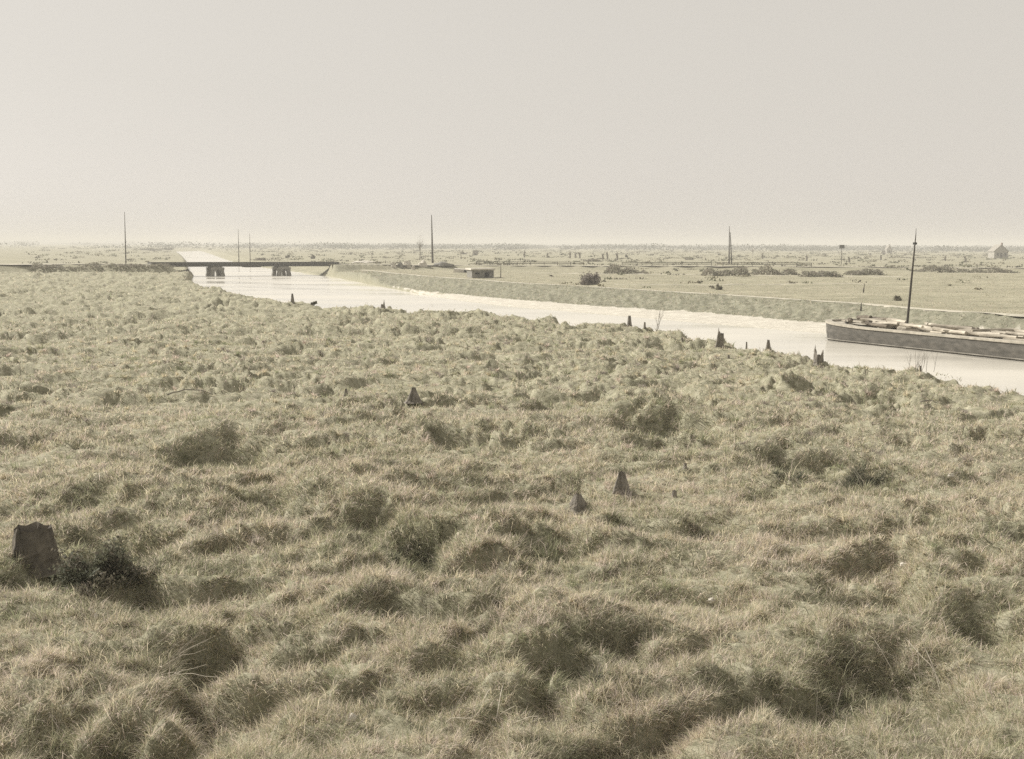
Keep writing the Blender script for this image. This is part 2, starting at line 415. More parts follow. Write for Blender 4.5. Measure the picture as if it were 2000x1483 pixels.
# ---------------------------------------------------------------- ribbons: dyke path and road
def ribbon(name, P, w, mat, lift=.05, step=1.2, zf=None, wob=.12):
    pts = []
    for i in range(len(P) - 1):
        a, b = np.array(P[i][:2], float), np.array(P[i + 1][:2], float); n_ = max(1, int(np.hypot(*(b - a)) / step))
        for k in range(n_): pts.append(a + (b - a) * k / n_)
    pts.append(np.array(P[-1][:2], float)); pts = np.array(pts)
    for _ in range(6): pts[1:-1] = (pts[:-2] + pts[1:-1] * 2 + pts[2:]) / 4
    t = np.gradient(pts, axis=0); t /= np.linalg.norm(t, axis=1)[:, None] + 1e-9
    nn = np.stack([-t[:, 1], t[:, 0]], 1)
    ww = w / 2 * (1 + wob * perlin(pts[:, 0] / 4, pts[:, 1] / 4))
    V = []; zc = land(pts[:, 0], pts[:, 1])
    for s in (-1, -.4, .4, 1):
        q = pts + nn * (ww * s)[:, None]
        V.append(np.column_stack([q, np.maximum(land(q[:, 0], q[:, 1]), zc - .1) + lift * (1 if abs(s) < .9 else .3)]))
    V = np.stack(V, 1).reshape(-1, 3); n = len(pts); mb = MB()
    fs = [(i*4+k, i*4+k+1, (i+1)*4+k+1, (i+1)*4+k) for i in range(n - 1) for k in range(3)]
    mb.add(V, fs)
    return mb.build(name, mat, smooth=True, kind='structure')
ribbon('dyke_path', PT[1:-1], 1.1, M_path, .035, wob=.5)
ribbon('field_track', [at(*p, 1.35) for p in ((1040,534),(1250,536),(1480,538.5),(1640,540),(1760,541))], 1.6, M_path, .05, 2)
ribbon('field_track', [at(*p, 1.35) for p in ((1200,556),(1340,558),(1500,556),(1640,555),(1720,556))], .7, M_path, .05, 2)
ribbon('road', R1, 4.2, M_road, .08, 4)
ribbon('road', R2, 4.2, M_road, .08, 4)

# ---------------------------------------------------------------- grass
C_STRAW = np.array([.68, .61, .45]); C_TAN = np.array([.67, .57, .49]); C_GREEN = np.array([.32, .335, .205])
C_GREY = np.array([.34, .30, .26]); C_OLIVE = np.array([.47, .45, .305]); C_RUSH_SHADE = np.array([.225, .22, .145])
def pick_colours(x, y, pitw, r=rng):
    n = len(x); u = r.random(n)
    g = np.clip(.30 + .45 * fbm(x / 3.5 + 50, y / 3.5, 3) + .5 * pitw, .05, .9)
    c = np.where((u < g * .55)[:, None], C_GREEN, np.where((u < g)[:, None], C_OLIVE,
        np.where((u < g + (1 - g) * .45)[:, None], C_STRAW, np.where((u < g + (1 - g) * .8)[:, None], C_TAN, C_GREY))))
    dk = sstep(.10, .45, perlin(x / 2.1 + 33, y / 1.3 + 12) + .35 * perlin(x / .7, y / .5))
    k = r.random(n) < np.maximum(pitw * .6, dk * .55)  # pitw puts the shade of the pits into colour as darker blades
    c = np.where(k[:, None], C_RUSH_SHADE, c)
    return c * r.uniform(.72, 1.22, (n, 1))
def blades(x, y, z, dx, dy, lean, L, W, col):
    """one bent blade per point: quad + tip"""
    n = len(x)
    d = np.stack([dx * np.sin(lean), dy * np.sin(lean), np.cos(lean)], 1)
    lean2 = np.minimum(lean + rng.uniform(.3, .9, n), 1.75)
    d2 = np.stack([dx * np.sin(lean2), dy * np.sin(lean2), np.cos(lean2)], 1)
    az = rng.uniform(0, 2 * np.pi, n); s = np.stack([np.cos(az), np.sin(az), rng.uniform(-.3, .3, n)], 1)
    B = np.stack([x, y, z], 1); Md = B + d * (L * .5)[:, None]; T = Md + d2 * (L * .5)[:, None]
    w = (W / 2)[:, None]
    V = np.stack([B - s * w, B + s * w, Md - s * w * .8, Md + s * w * .8, T], 1).reshape(-1, 3)
    o = (np.arange(n) * 5)[:, None]
    loops = (o + np.array([[0, 1, 3, 2, 2, 3, 4]])).ravel()
    ls = (np.arange(n)[:, None] * 7 + np.array([[0, 4]])).ravel()
    return V, loops, ls, np.repeat(col, 5, 0)
def join(parts):
    V = []; Lp = []; S = []; C = []; nv = nl = 0
    for v, l, s, c in parts:
        V.append(v); Lp.append(l + nv); S.append(s + nl); C.append(c); nv += len(v); nl += len(l)
    return np.vstack(V), np.concatenate(Lp), np.concatenate(S), np.vstack(C)

def pit_weight(x, y):
    w = np.zeros(len(x))
    for (c, a, b), dep in PW:
        q = ((x - c[0]) / a) ** 2 + ((y - c[1]) / b) ** 2
        w = np.maximum(w, np.exp(-q * 1.1) * min(1, dep / .55))
    return w
def scatter(n, r0, r1, power, amax=27., amin=0.):
    """points in the wedge the photograph looks into; density falls with distance"""
    u = rng.random(n); k = 2 - power
    r = (r0 ** k + u * (r1 ** k - r0 ** k)) ** (1 / k) if abs(k) > 1e-3 else r0 * (r1 / r0) ** u
    a = np.radians(rng.uniform(amin, amax, n) * np.where(rng.random(n) < .5, -1, 1))
    return np.sin(a) * r, np.cos(a) * r, r
def make_grass():
    parts = []
    for (n, r0, r1, pw, am, an) in ((50000, 4, 11.5, 1.2, 55, 0), (640000, 11.5, 34, 1.6, 27, 0), (330000, 34, 100, 1.75, 27, 0), (120000, 100, 262, 1.7, 27, 0), (170000, 8, 110, 1.5, 54, 27)):
        x, y, D = scatter(n, r0, r1, pw, am, an)
        # gather the blades into tussocks
        cell = .22 + .004 * D
        if r1 < 110:
            jx = perlin(x / .5 + 3, y / .5); jy = perlin(x / .5 - 7, y / .5 + 5)
            x = x + jx * .22; y = y + jy * .22
        z, mud, fld, bank, sN, sF, near, ins = land(x, y, True)
        ok = near & (sN > -.6) & (z > .12) & (fld < .5)
        dr = np.minimum(pdist(x, y, R1), pdist(x, y, R2)); ok &= dr > 3
        x, y, z, D = x[ok], y[ok], z[ok], D[ok]; n = len(x)
        pit = pit_weight(x, y)
        th = 2.6 * fbm(x / 4, y / 4, 2) * np.pi + 2.2 * perlin(x / .45, y / .45) * np.pi + rng.normal(0, 1.0, n) - .6
        tus = np.clip(.5 + 1.3 * perlin(x / .9 + 20, y / .9), 0, 1)
        lean = np.clip(rng.normal(1.10, .33, n) - .45 * tus - .4 * pit, .05, 1.5)
        L = rng.uniform(.07, .22, n) * (.7 + .8 * tus) * (1 + .7 * pit)
        tall = rng.random(n) < .012
        L = np.where(tall, L * 1.8, L); lean = np.where(tall, lean * .45, lean)
        W = np.maximum(.006, .00042 * D) * rng.uniform(.7, 1.5, n)
        if an or r0 < 5: W = W * 1.9
        if r0 > 90: L *= 1.15
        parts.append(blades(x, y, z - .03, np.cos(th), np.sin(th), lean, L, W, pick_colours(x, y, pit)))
    # more blades on the steep sides of hollows and hummocks, hanging down the slope
    x, y, D = scatter(900000, 10, 45, 1.5); e = .07
    g0, g1, g2 = (land(x, y), land(x + e, y), land(x, y + e))
    sx, sy = (g1 - g0) / e, (g2 - g0) / e; sl = np.hypot(sx, sy)
    near = ~inside(x, y, CANAL); sN = pdist(x, y, N); near &= sN < pdist(x, y, Fs)
    ok = near & (sN > .3) & (rng.random(len(x)) < np.clip((sl - .3) * 1.0, 0, 1))
    x, y, z, D, sx, sy, sl = x[ok], y[ok], g0[ok], D[ok], sx[ok], sy[ok], sl[ok]; n = len(x)
    ph = np.arctan2(-sy, -sx) + rng.normal(0, .8, n)
    pit = pit_weight(x, y)
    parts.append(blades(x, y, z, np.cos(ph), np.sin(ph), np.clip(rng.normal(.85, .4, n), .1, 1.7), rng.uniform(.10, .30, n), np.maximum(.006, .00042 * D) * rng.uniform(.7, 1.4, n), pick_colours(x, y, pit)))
    # arching tufts of long blades standing out of the matted sward
    m_ = 6000; tx, ty, tD = scatter(m_, 9, 75, 1.35)
    kp = (perlin(tx / 3 + 70, ty / 3) + .9 * pit_weight(tx, ty) + .3 * rng.random(m_)) > .18; tx, ty, tD = tx[kp], ty[kp], tD[kp]
    nb = 38; rep_ = np.repeat(np.arange(len(tx)), nb); n = len(rep_)
    a = rng.uniform(0, 6.28, n); q = np.abs(rng.normal(0, .07, n)); sz = rng.uniform(.55, 1.25, len(tx))[rep_]
    x = tx[rep_] + np.cos(a) * q * sz; y = ty[rep_] + np.sin(a) * q * sz; D = tD[rep_]
    z, mud, fld, bank, sN, sF, near, ins = land(x, y, True); ok = near & (sN > .2)
    x, y, z, D, a, sz, rep_ = x[ok], y[ok], z[ok], D[ok], a[ok], sz[ok], rep_[ok]; n = len(x)
    tone = np.array([C_STRAW, C_STRAW * .9, C_TAN, C_OLIVE, C_GREEN, C_GREY])[rng.integers(0, 6, len(tx))][rep_] * rng.uniform(.75, 1.2, (n, 1))
    parts.append(blades(x, y, z - .03, np.cos(a), np.sin(a), np.clip(rng.normal(.6, .3, n), .05, 1.3), rng.uniform(.13, .33, n) * sz, np.maximum(.006, .00042 * D) * rng.uniform(.7, 1.3, n), tone))
    V, l, s, c = join(parts)
    link('meadow_grass', np_mesh('meadow_grass', V, l, s, c), M_grass, kind='stuff',
         label='matted dry and green grass over the rough meadow on the near bank', cat='grass')
make_grass()

def make_bank_grass():
    parts = []
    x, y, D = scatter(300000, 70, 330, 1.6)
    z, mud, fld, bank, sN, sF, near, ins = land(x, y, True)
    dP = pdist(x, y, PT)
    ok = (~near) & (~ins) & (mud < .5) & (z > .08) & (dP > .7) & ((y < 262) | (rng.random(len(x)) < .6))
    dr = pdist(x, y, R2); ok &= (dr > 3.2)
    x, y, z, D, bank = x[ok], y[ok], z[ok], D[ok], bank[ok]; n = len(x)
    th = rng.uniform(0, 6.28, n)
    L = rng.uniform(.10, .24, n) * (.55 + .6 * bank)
    parts.append(blades(x, y, z - .02, np.cos(th), np.sin(th), rng.uniform(.3, 1.3, n), L, .00042 * D * rng.uniform(.7, 1.5, n), pick_colours(x, y, .3 * bank) * (1.0 - .10 * bank)[:, None]))  # bank blades darkened: shade of the slope facing away from the sun, as colour
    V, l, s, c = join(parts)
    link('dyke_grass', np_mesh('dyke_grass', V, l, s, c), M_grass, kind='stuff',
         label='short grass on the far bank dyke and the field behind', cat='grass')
make_bank_grass()

# ---------------------------------------------------------------- vegetation things
def clump_mesh(name, n, rad, cols, leaf=.12, seed=0, shape=None, flat=.6):
    """many small leaf-sized faces spread through a lumpy volume; rad = (rx, ry, rz), base at z = 0"""
    r = np.random.default_rng(seed)
    nc = max(4, int(n ** .5 / 3)); cc = r.normal(0, .42, (nc, 3)); cc[:, 2] = np.abs(r.uniform(.1, .85, nc))
    lump = r.integers(0, nc, n)
    p = cc[lump] + r.normal(0, .15, (n, 3)); p[:, 2] = np.abs(p[:, 2])
    q_ = np.linalg.norm(p, axis=1)[:, None]; lim = (.72 + .55 * perlin(p[:, 0] * 2.3 + seed, p[:, 1] * 2.3 + p[:, 2] * 2)[:, None]) * (1 + .35 * r.random((n, 1)) ** 4)
    p = p / np.maximum(1, q_ / np.maximum(lim, .4) / (.55 + .45 * r.random((n, 1))))
    p = p * np.array(rad)
    if shape is not None: p = shape(p)
    a = r.normal(0, 1, (n, 3)); a /= np.linalg.norm(a, axis=1)[:, None]
    b = np.cross(a, r.normal(0, 1, (n, 3))); b /= np.linalg.norm(b, axis=1)[:, None] + 1e-9
    s = (leaf * r.uniform(.5, 1.3, n))[:, None]
    V = np.stack([p - a * s, p + b * s * flat, p + a * s, p - b * s * flat], 1).reshape(-1, 3)
    V[:, 2] = np.maximum(V[:, 2], -.05)
    loops = np.arange(4 * n); ls = np.arange(n) * 4
    tone = r.integers(0, len(cols), nc)[lump]
    c = np.array(cols)[tone] * r.uniform(.75, 1.25, (n, 1))
    return np_mesh(name, V, loops, ls, np.repeat(c, 4, 0))
def limb(mb, p, d, L, r, depth, rnd, spread=.55, nb=3, up=.15):
    pts = [p]; rr = [r]; q = p.copy(); dd = d.copy()
    for k in range(3):
        dd = (dd + Vector((rnd.gauss(0, .12), rnd.gauss(0, .12), up * .5))).normalized(); q = q + dd * L / 3
        pts.append(q.copy()); rr.append(r * (1 - .22 * (k + 1)))
    mb.tube(pts, rr, 5 if r > .02 else 4, cap=False)
    if depth > 0:
        for _ in range(nb):
            t = rnd.choice((1, 2, 3))
            nd = (dd + Vector((rnd.gauss(0, spread), rnd.gauss(0, spread), rnd.gauss(up, .25)))).normalized()
            limb(mb, pts[t].copy(), nd, L * rnd.uniform(.5, .75), rr[t] * .6, depth - 1, rnd, spread, nb, up)

G_STUMP = 'shattered willow stumps on the near bank'
def stump(px, py, h_px, w_px, label, prof, seed, group=G_STUMP, mat=None, lean=0., top=.55, z0=1.2):
    """broken trunk; prof(angle 0..1) gives the height of the jagged rim as a share of the full height"""
    p = stand(px, py, z0); m = p.y / F_PX; rb = w_px * m / 2
    dd = ray(px, py - h_px); h = CAM_H + dd[2] * p.y / dd[1] - p.z + .12
    n, k = 22, 12; vs = []; fs = []; rnd = random.Random(seed); ph = rnd.uniform(0, 6)
    for j in range(k + 1):
        for i in range(n):
            a = 2 * math.pi * i / n; t = j / k
            hh = h * prof(i / n) * t
            rt = rb * (1.0 - (1 - top) * (hh / h) ** .8) * (1 + .10 * math.sin(3 * a + ph) + .07 * math.sin(7 * a + 2 * ph) + rnd.uniform(-.04, .04))
            if t < .12: rt *= 1.18 - t
            vs.append((rt * math.cos(a) + lean * hh, rt * math.sin(a), hh - .12))
    for j in range(k):
        for i in range(n): fs.append((j*n+i, j*n+(i+1) % n, (j+1)*n+(i+1) % n, (j+1)*n+i))
    # hollow inside, dropping to a rotten core
    base = len(vs)
    for j, (s, dz) in enumerate(((.72, -.04), (.45, -.16))):
        for i in range(n):
            a = 2 * math.pi * i / n; hh = h * prof(i / n) * .82 + dz * h
            vs.append((rb * top * s * math.cos(a) + lean * hh, rb * top * s * math.sin(a), max(.1 * h, hh) - .12))
    for i in range(n): fs.append((k*n+i, k*n+(i+1) % n, base+(i+1) % n, base+i))
    for i in range(n): fs.append((base+i, base+(i+1) % n, base+n+(i+1) % n, base+n+i))
    fs.append(tuple(base + n + i for i in range(n)))
    mb = MB(); mb.add(vs, fs)
    return mb.build('tree_stump', mat or M_bark, loc=p, label=label, cat='tree stump', group=group)

def peak(c, w, lo=.55, hi=1.):           # one splinter standing up at angle share c
    def f(u):
        d = min(abs(u - c), 1 - abs(u - c)); return lo + (hi - lo) * max(0, 1 - d / w) + .05 * math.sin(u * 40)
    return f
def two(c1, c2, w, lo=.5, h2=.85):
    f1, f2 = peak(c1, w, lo, 1.), peak(c2, w, lo, h2)
    return lambda u: max(f1(u), f2(u))
cone = lambda u: .95 + .04 * math.sin(u * 30)

stump(571, 591, 18, 9, 'dark pointed stump at the water edge nearest the bridge', cone, 1, top=.35)
stump(748, 602, 17, 9, 'small stump with a thin splinter on its right, beside the wide water', peak(0., .2, .45), 2, top=.5)
stump(1229, 631, 15, 10, 'squat dark stump just left of the bare sapling at the bank', cone, 3, top=.5)
stump(1259, 637, 8, 5, 'tiny dark stub between the squat stump and the bare sapling', cone, 4, top=.6)
stump(1405, 678, 38, 17, 'tallest broken stump at the bank, its splinter pointing up on the left', peak(.5, .22, .7), 5, lean=.08, top=.62)
stump(1458, 676, 9, 4, 'thin short stick of a stump between the tallest stump and the pointed one', cone, 6, top=.6)
stump(1500, 683, 20, 13, 'pointed grey stump on the bank between the two tallest broken stumps', cone, 7, top=.3)
stump(1598, 707, 33, 20, 'broken stump with two prongs and a gap between them, left of the barge bow', two(.5, .98, .16, .5, .82), 8, top=.8)
stump(1797, 724, 10, 7, 'small dark stub at the foot of the bare twigs below the barge', cone, 9, top=.6)
G_MID = 'weathered stumps standing in the meadow'
stump(1214, 962, 42, 46, 'grey pyramid stump alone in the middle of the meadow', cone, 10, G_MID, top=.24)
stump(808, 780, 24, 34, 'dark pointed stump in the middle distance of the meadow', cone, 11, G_MID, top=.2)
stump(676, 775, 16, 13, 'small dark stump to the left of the dark pointed one', cone, 12, G_MID, top=.3)
stump(1338, 917, 13, 11, 'small brown stump up and to the right of the grey pyramid stump', cone, 13, G_MID, top=.5)
stump(1128, 998, 34, 52, 'broad earth coloured stump to the left of the grey pyramid stump', cone, 14, G_MID, top=.2)
stump(1317, 972, 15, 14, 'low mossy stump down and to the right of the grey pyramid stump', cone, 15, G_MID, top=.5)
stump(1332, 668, 8, 6, 'stubby little stump in the grass before the bare sapling', cone, 16, G_MID, top=.6)
stump(1423, 702, 9, 7, 'low dark stump in the grass below the tallest broken stump', cone, 17, G_MID, top=.5)
stump(66, 1105, 80, 108, 'thick blackened stump behind the dark bramble at the meadow edge', cone, 18, G_MID, mat=mat_noise('charred_wood', (.05,.045,.038), (.17,.15,.12), 5, .95, 1., stretch=(1, 1, .3)), top=.62)

def bare_plant(name, px, py, h_px, label, cat, seed, stems=1, spread=.4, depth=3, r=.03):
    p = stand(px, py); m = p.y / F_PX; H = h_px * m; rnd = random.Random(seed)
    root = empty(name, p, label=label, cat=cat)
    for s in range(stems):
        mb = MB(); d = Vector((rnd.gauss(0, spread * .6) if stems > 1 else .03, rnd.gauss(0, spread * .3) if stems > 1 else 0, 1)).normalized()
        limb(mb, Vector((rnd.gauss(0, .05) * stems * .5, rnd.gauss(0, .05), -.1)), d, H * (.62 if stems == 1 else .72), r, depth, rnd, spread, 3, .35)
        mb.build('stem', M_bark, root)
bare_plant('bare_sapling', 1283, 641, 52, 'bare forked sapling standing before the pale foreshore', 'sapling', 21, 2, .35, 3, .028)
bare_plant('bare_shrub', 1790, 724, 54, 'thin bare twigs rising from the bank in front of the barge', 'shrub', 22, 9, .6, 2, .011)
bare_plant('dry_weed', 255, 655, 28, 'single dry dark weed stalk on the upper part of the meadow', 'weed', 23, 1, .3, 2, .012)
bare_plant('dry_weed', 1320, 870, 34, 'tall pale dead stalks in the hollow of the middle meadow', 'weed', 24, 4, .3, 1, .008)

def stalks(name, px, py, label, seed, n, L, az, spread, cat='dead stalks'):
    """a bunch of long pale dead stems, arching over"""
    p = stand(px, py, 1.); rnd = random.Random(seed); mb = MB()
    for i in range(n):
        b = Vector((rnd.gauss(0, .22), rnd.gauss(0, .18), -.05)); a = az + rnd.gauss(0, spread); l = L * rnd.uniform(.6, 1.15)
        pts = []; el = rnd.uniform(.5, 1.2)
        q = b.copy()
        for k in range(6):
            pts.append(q.copy()); e = el - k * rnd.uniform(.1, .25)
            q = q + Vector((math.cos(a) * math.cos(e), math.sin(a) * math.cos(e), math.sin(e))) * l / 5
        mb.tube(pts, [.006, .006, .005, .005, .004, .003], 4, cap=False)
    mb.build(name, M_log, loc=p, label=label, cat=cat, group='bunches of pale dead stalks')
stalks('dead_stalks', 290, 1320, 'long pale dead stalks arching over the grass in the lower left of the meadow', 31, 16, 1.1, .3, .8)
stalks('dead_stalks', 1830, 1330, 'thick bunch of pale dead stalks hanging into the hollow at the lower right', 32, 18, .9, 2.6, 1.2)
stalks('dead_stalks', 1610, 1415, 'pale dead stalks in the round dark hollow near the bottom of the meadow', 33, 10, .6, 1.5, 1.)
stalks('dead_stalks', 1680, 960, 'thin pale stalks among the rushes right of the grey pyramid stump', 34, 12, .7, 1.8, .9)
stalks('dead_stalks', 930, 1420, 'loose pale stalks lying over the dark tussocks near the bottom centre', 35, 10, .8, 1., 1.5)

def bush(name, px, py, w_px, h_px, label, seed, cols, n=900, leaf=.06, cat='bush', group=None, z0=1.2, depth=1., stem=True):
    p = stand(px, py, z0); m = p.y / F_PX; w = w_px * m / 2; h = h_px * m
    p.y += w * depth * .5
    root = empty(name, (p.x, p.y, ground(p.x, p.y)), label=label, cat=cat, group=group)
    link('crown', clump_mesh('crown', n, (w * 1.0, w * depth, h), cols, leaf, seed), M_leaf, root)
    if stem:
        mb = MB(); rnd = random.Random(seed)
        for _ in range(4): limb(mb, Vector((rnd.gauss(0, w * .2), rnd.gauss(0, w * .2), -.1)), Vector((rnd.gauss(0, .4), rnd.gauss(0, .4), 1)).normalized(), h * .7, .012 + .01 * h, 2, rnd, .5, 2, .2)
        mb.build('stem', M_bark, root)
    return root
DK = [(.11,.115,.08), (.16,.16,.11), (.14,.125,.095), (.22,.20,.15)]
SC = [(.22,.21,.15), (.27,.25,.18), (.19,.175,.135)]
MID = [(.10,.11,.06), (.15,.15,.09), (.12,.11,.08)]
bush('bramble_bush', 178, 1135, 230, 105, 'dark tangled bramble bush at the edge of the meadow beside the blackened stump', 41, DK, 9500, .034, z0=1.)
def rushes(px, py, w_px, h_px, label, seed, n, L0=.45):
    p = stand(px, py); m = p.y / F_PX; w = w_px * m / 2; dpt = min(1.2 * w, h_px * m * 2.2)
    a = rng.uniform(0, 6.28, n); q = rng.random(n) ** .6 * (1 + .3 * np.sin(3 * a + seed))
    x = p.x + np.cos(a) * q * w; y = p.y + dpt + np.sin(a) * q * dpt
    k = fbm(x / (w * .45) + seed, y / (w * .35), 2) + rng.normal(0, .08, n) > -.12 + .25 * q
    x, y, q = x[k], y[k], q[k]; n = len(x); z = land(x, y)
    th = rng.uniform(0, 6.28, n); L = rng.uniform(.4, 1.1, n) * L0 * .8 * (1.15 - .6 * q)
    c = np.array([(.11,.125,.085), (.16,.165,.11), (.32,.29,.21), (.14,.13,.10), (.09,.10,.075)])[rng.integers(0, 5, n)] * rng.uniform(.7, 1.3, (n, 1))  # rush palette kept dark so the hollow's shade is in the colour
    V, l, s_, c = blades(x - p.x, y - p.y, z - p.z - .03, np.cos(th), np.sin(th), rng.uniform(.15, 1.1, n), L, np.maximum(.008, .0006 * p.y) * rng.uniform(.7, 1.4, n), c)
    link('rush_shade_clump', np_mesh('rush_shade_clump', V, l, s_, c), M_grass, loc=p, label=label, cat='rushes', group='rushes darkened for shade in the hollows')
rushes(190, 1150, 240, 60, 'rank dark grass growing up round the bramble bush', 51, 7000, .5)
rushes(1288, 876, 150, 50, 'rushes darkened for shade filling the hollow in the middle of the meadow', 42, 7000)
rushes(412, 920, 190, 55, 'growth darkened for shade in the wide hollow at the left of the meadow', 43, 8000)
rushes(1560, 935, 130, 32, 'low rushes darkened for shade to the right of the grey pyramid stump', 44, 4500, .35)
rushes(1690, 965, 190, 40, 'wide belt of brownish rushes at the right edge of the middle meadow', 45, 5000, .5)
rushes(790, 1110, 170, 60, 'tussocks darkened for shade in the long hollow left of the lower meadow centre', 46, 7000, .35)
rushes(1740, 1395, 230, 80, 'largest hollow of rushes darkened for shade at the lower right of the meadow', 47, 9000, .4)
rushes(1590, 1435, 150, 50, 'round clump of rushes darkened for shade near the bottom, left of the largest hollow', 48, 5000, .32)
rushes(1180, 1350, 230, 50, 'ragged tussocks darkened for shade at the lower centre of the meadow', 49, 7000, .3)
bush('scrub_bush', 1405, 567, 22, 12, 'small dark scrub on the field behind the dyke path', 44, SC, 400, .12)
bush('scrub_bush', 1755, 588, 26, 14, 'low scrub on the far field left of the barge mast', 45, SC, 400, .10)
bush('scrub_bush', 1813, 640, 20, 36, 'brown upright bush on the far bank right behind the barge mast', 46, [(.16,.12,.10), (.20,.16,.13)], 900, .07)
bush('brush_heap', 1156, 557, 66, 27, 'large dark brush heap on the field above the dyke path', 47, [(.22,.20,.17), (.27,.24,.21), (.19,.165,.145)], 3500, .13, cat='brush heap')
bush('scrub_bush', 700-88, 596, 16, 8, 'low bush at the near water edge between the pointed stump and the splintered one', 48, MID, 300, .1)
H_COL = [(.22,.215,.16), (.29,.27,.21), (.22,.195,.16)]
for k, (x0, x1, y, hh, lab) in enumerate([
        (1180, 1262, 534, 11, 'dark hedge directly beyond the brush heap'),
        (1372, 1462, 538, 11, 'dark hedge below the twin leg pole'),
        (1468, 1560, 537, 12, 'broken hedge between the twin leg pole and the signboard'),
        (1565, 1640, 541, 11, 'hedge of dark scrub in front of the signboard'),
        (1655, 1722, 537, 7, 'low hedge just right of the signboard post'),
        (1785, 1860, 531, 9, 'hedge to the right of the barge mast'),
        (1868, 1985, 533, 11, 'longer darker hedge at the far right end of the fields'),
        (62, 205, 527, 7, 'scrub hedge added to darken the shaded road embankment at the far left'),  # this hedge and the next are added for the shade on the embankment face
        (208, 338, 526, 5, 'thinner scrub hedge added to darken the shaded embankment up to the left end of the bridge'),
        (1140, 1175, 511, 5, 'short far hedge under the row of pollard trees')]):
    p = stand((x0 + x1) / 2, y, 1.3); m = p.y / F_PX; w = (x1 - x0) * m / 2
    root = empty('hedge', p, label=lab, cat='hedge', group='hedges across the far fields')
    r_ = np.random.default_rng(60 + k); n = 1400
    V = np.column_stack([r_.uniform(-w, w, n), r_.normal(0, 1.3, n), np.zeros(n)])
    prof = np.clip(.55 + .9 * perlin(V[:, 0] / 2.6 + k * 7, V[:, 0] * 0 + .5) + .4 * perlin(V[:, 0] / .9, V[:, 0] * 0 + 3.5), .08, 1.3) * sstep(0, .15, 1 - np.abs(V[:, 0]) / w)
    V[:, 2] = r_.uniform(0, 1, n) ** .7 * hh * m * prof * 1.25
    a = r_.normal(0, 1, (n, 3)); a /= np.linalg.norm(a, axis=1)[:, None]; b = np.cross(a, r_.normal(0, 1, (n, 3))); b /= np.linalg.norm(b, axis=1)[:, None]
    s = (.22 * r_.uniform(.5, 1.3, n))[:, None]
    Q = np.stack([V - a * s, V + b * s * .6, V + a * s, V - b * s * .6], 1).reshape(-1, 3)
    c = np.array(H_COL)[r_.integers(0, 3, n)] * r_.uniform(.8, 1.3, (n, 1))
    link('foliage', np_mesh('foliage', Q, np.arange(4 * n), np.arange(n) * 4, np.repeat(c, 4, 0)), M_leaf, root)

# pollard trees, bare trees far off
def pollard(px, py, h_px, label, seed, w=1.):
    p = stand(px, py, 1.2); m = p.y / F_PX; h = h_px * m; rnd = random.Random(seed)
    root = empty('pollard_tree', p, label=label, cat='tree', group='pollard trees on the far fields')
    mb = MB(); mb.tube([(0, 0, -.2), (.1, 0, h * .3), (rnd.gauss(0, .15), 0, h * .62)], [.42 * w, .34 * w, .42 * w], 7); mb.build('trunk', M_bark, root)
    cb = MB()
    for _ in range(9):
        d = Vector((rnd.gauss(0, .5), rnd.gauss(0, .5), 1)).normalized(); limb(cb, Vector((0, 0, h * .58)), d, h * .4, .12 * w, 1, rnd, .4, 2, .2)
    cb.build('crown', M_bark, root)
for k, (a, b, c, lab) in enumerate([
        (1024, 503, 12, 'leftmost of the far pollard trees beyond the road'),
        (1069, 504, 9, 'short pollard tree second from the left beyond the road'),
        (1113, 505, 13, 'first tree of the tight trio of far pollard trees'),
        (1124, 504, 11, 'middle tree of the tight trio of far pollard trees'),
        (1132, 505, 12, 'last tree of the tight trio of far pollard trees'),
        (1177, 508, 13, 'left tree of the far pollard pair right of the trio'),
        (1186, 508, 15, 'right and taller tree of the far pollard pair'),
        (1205, 509, 14, 'lone far pollard tree with a forked head right of the pair'),
        (1489, 506, 11, 'far pollard tree right of the twin leg pole'),
        (1575, 510, 11, 'far pollard tree left of the signboard'),
        (1658, 513, 11, 'far pollard tree close on the right of the signboard'),
        (1720, 508, 9, 'far pollard tree beneath the white gabled house'),
        (1846, 510, 9, 'far pollard tree left of the small farmhouse'),
        (1885, 512, 11, 'rightmost of the far pollard trees')]):
    pollard(a, b, c, lab, 80 + k)

def bare_tree(px, py, h_px, label, seed, r=.16):
    p = stand(px, py, 1.2); m = p.y / F_PX; h = h_px * m; rnd = random.Random(seed)
    root = empty('bare_tree', p, label=label, cat='tree')
    mb = MB(); mb.tube([(0, 0, -.2), (.1, 0, h * .25), (.05, .05, h * .5)], [r, r * .8, r * .6], 7); mb.build('trunk', M_bark, root)
    cb = MB()
    for k in range(6):
        d = Vector((rnd.gauss(0, .4), rnd.gauss(0, .4), 1)).normalized(); limb(cb, Vector((.05, .03, h * rnd.uniform(.3, .5))), d, h * .38, r * .45, 3, rnd, .45, 3, .3)
    cb.build('crown', M_bark, root)
bare_tree(820, 508, 44, 'bare leafless tree just left of the tall mast beyond the dyke', 101, .2)
bare_tree(900, 506, 18, 'small round bare tree left of the white cottage', 102, .14)
bare_tree(726, 508, 16, 'small bare tree behind the pale heaps at the bridge road', 103, .14)
bare_tree(1470, 500, 16, 'faint bare tree far behind the twin leg pole', 104, .14)
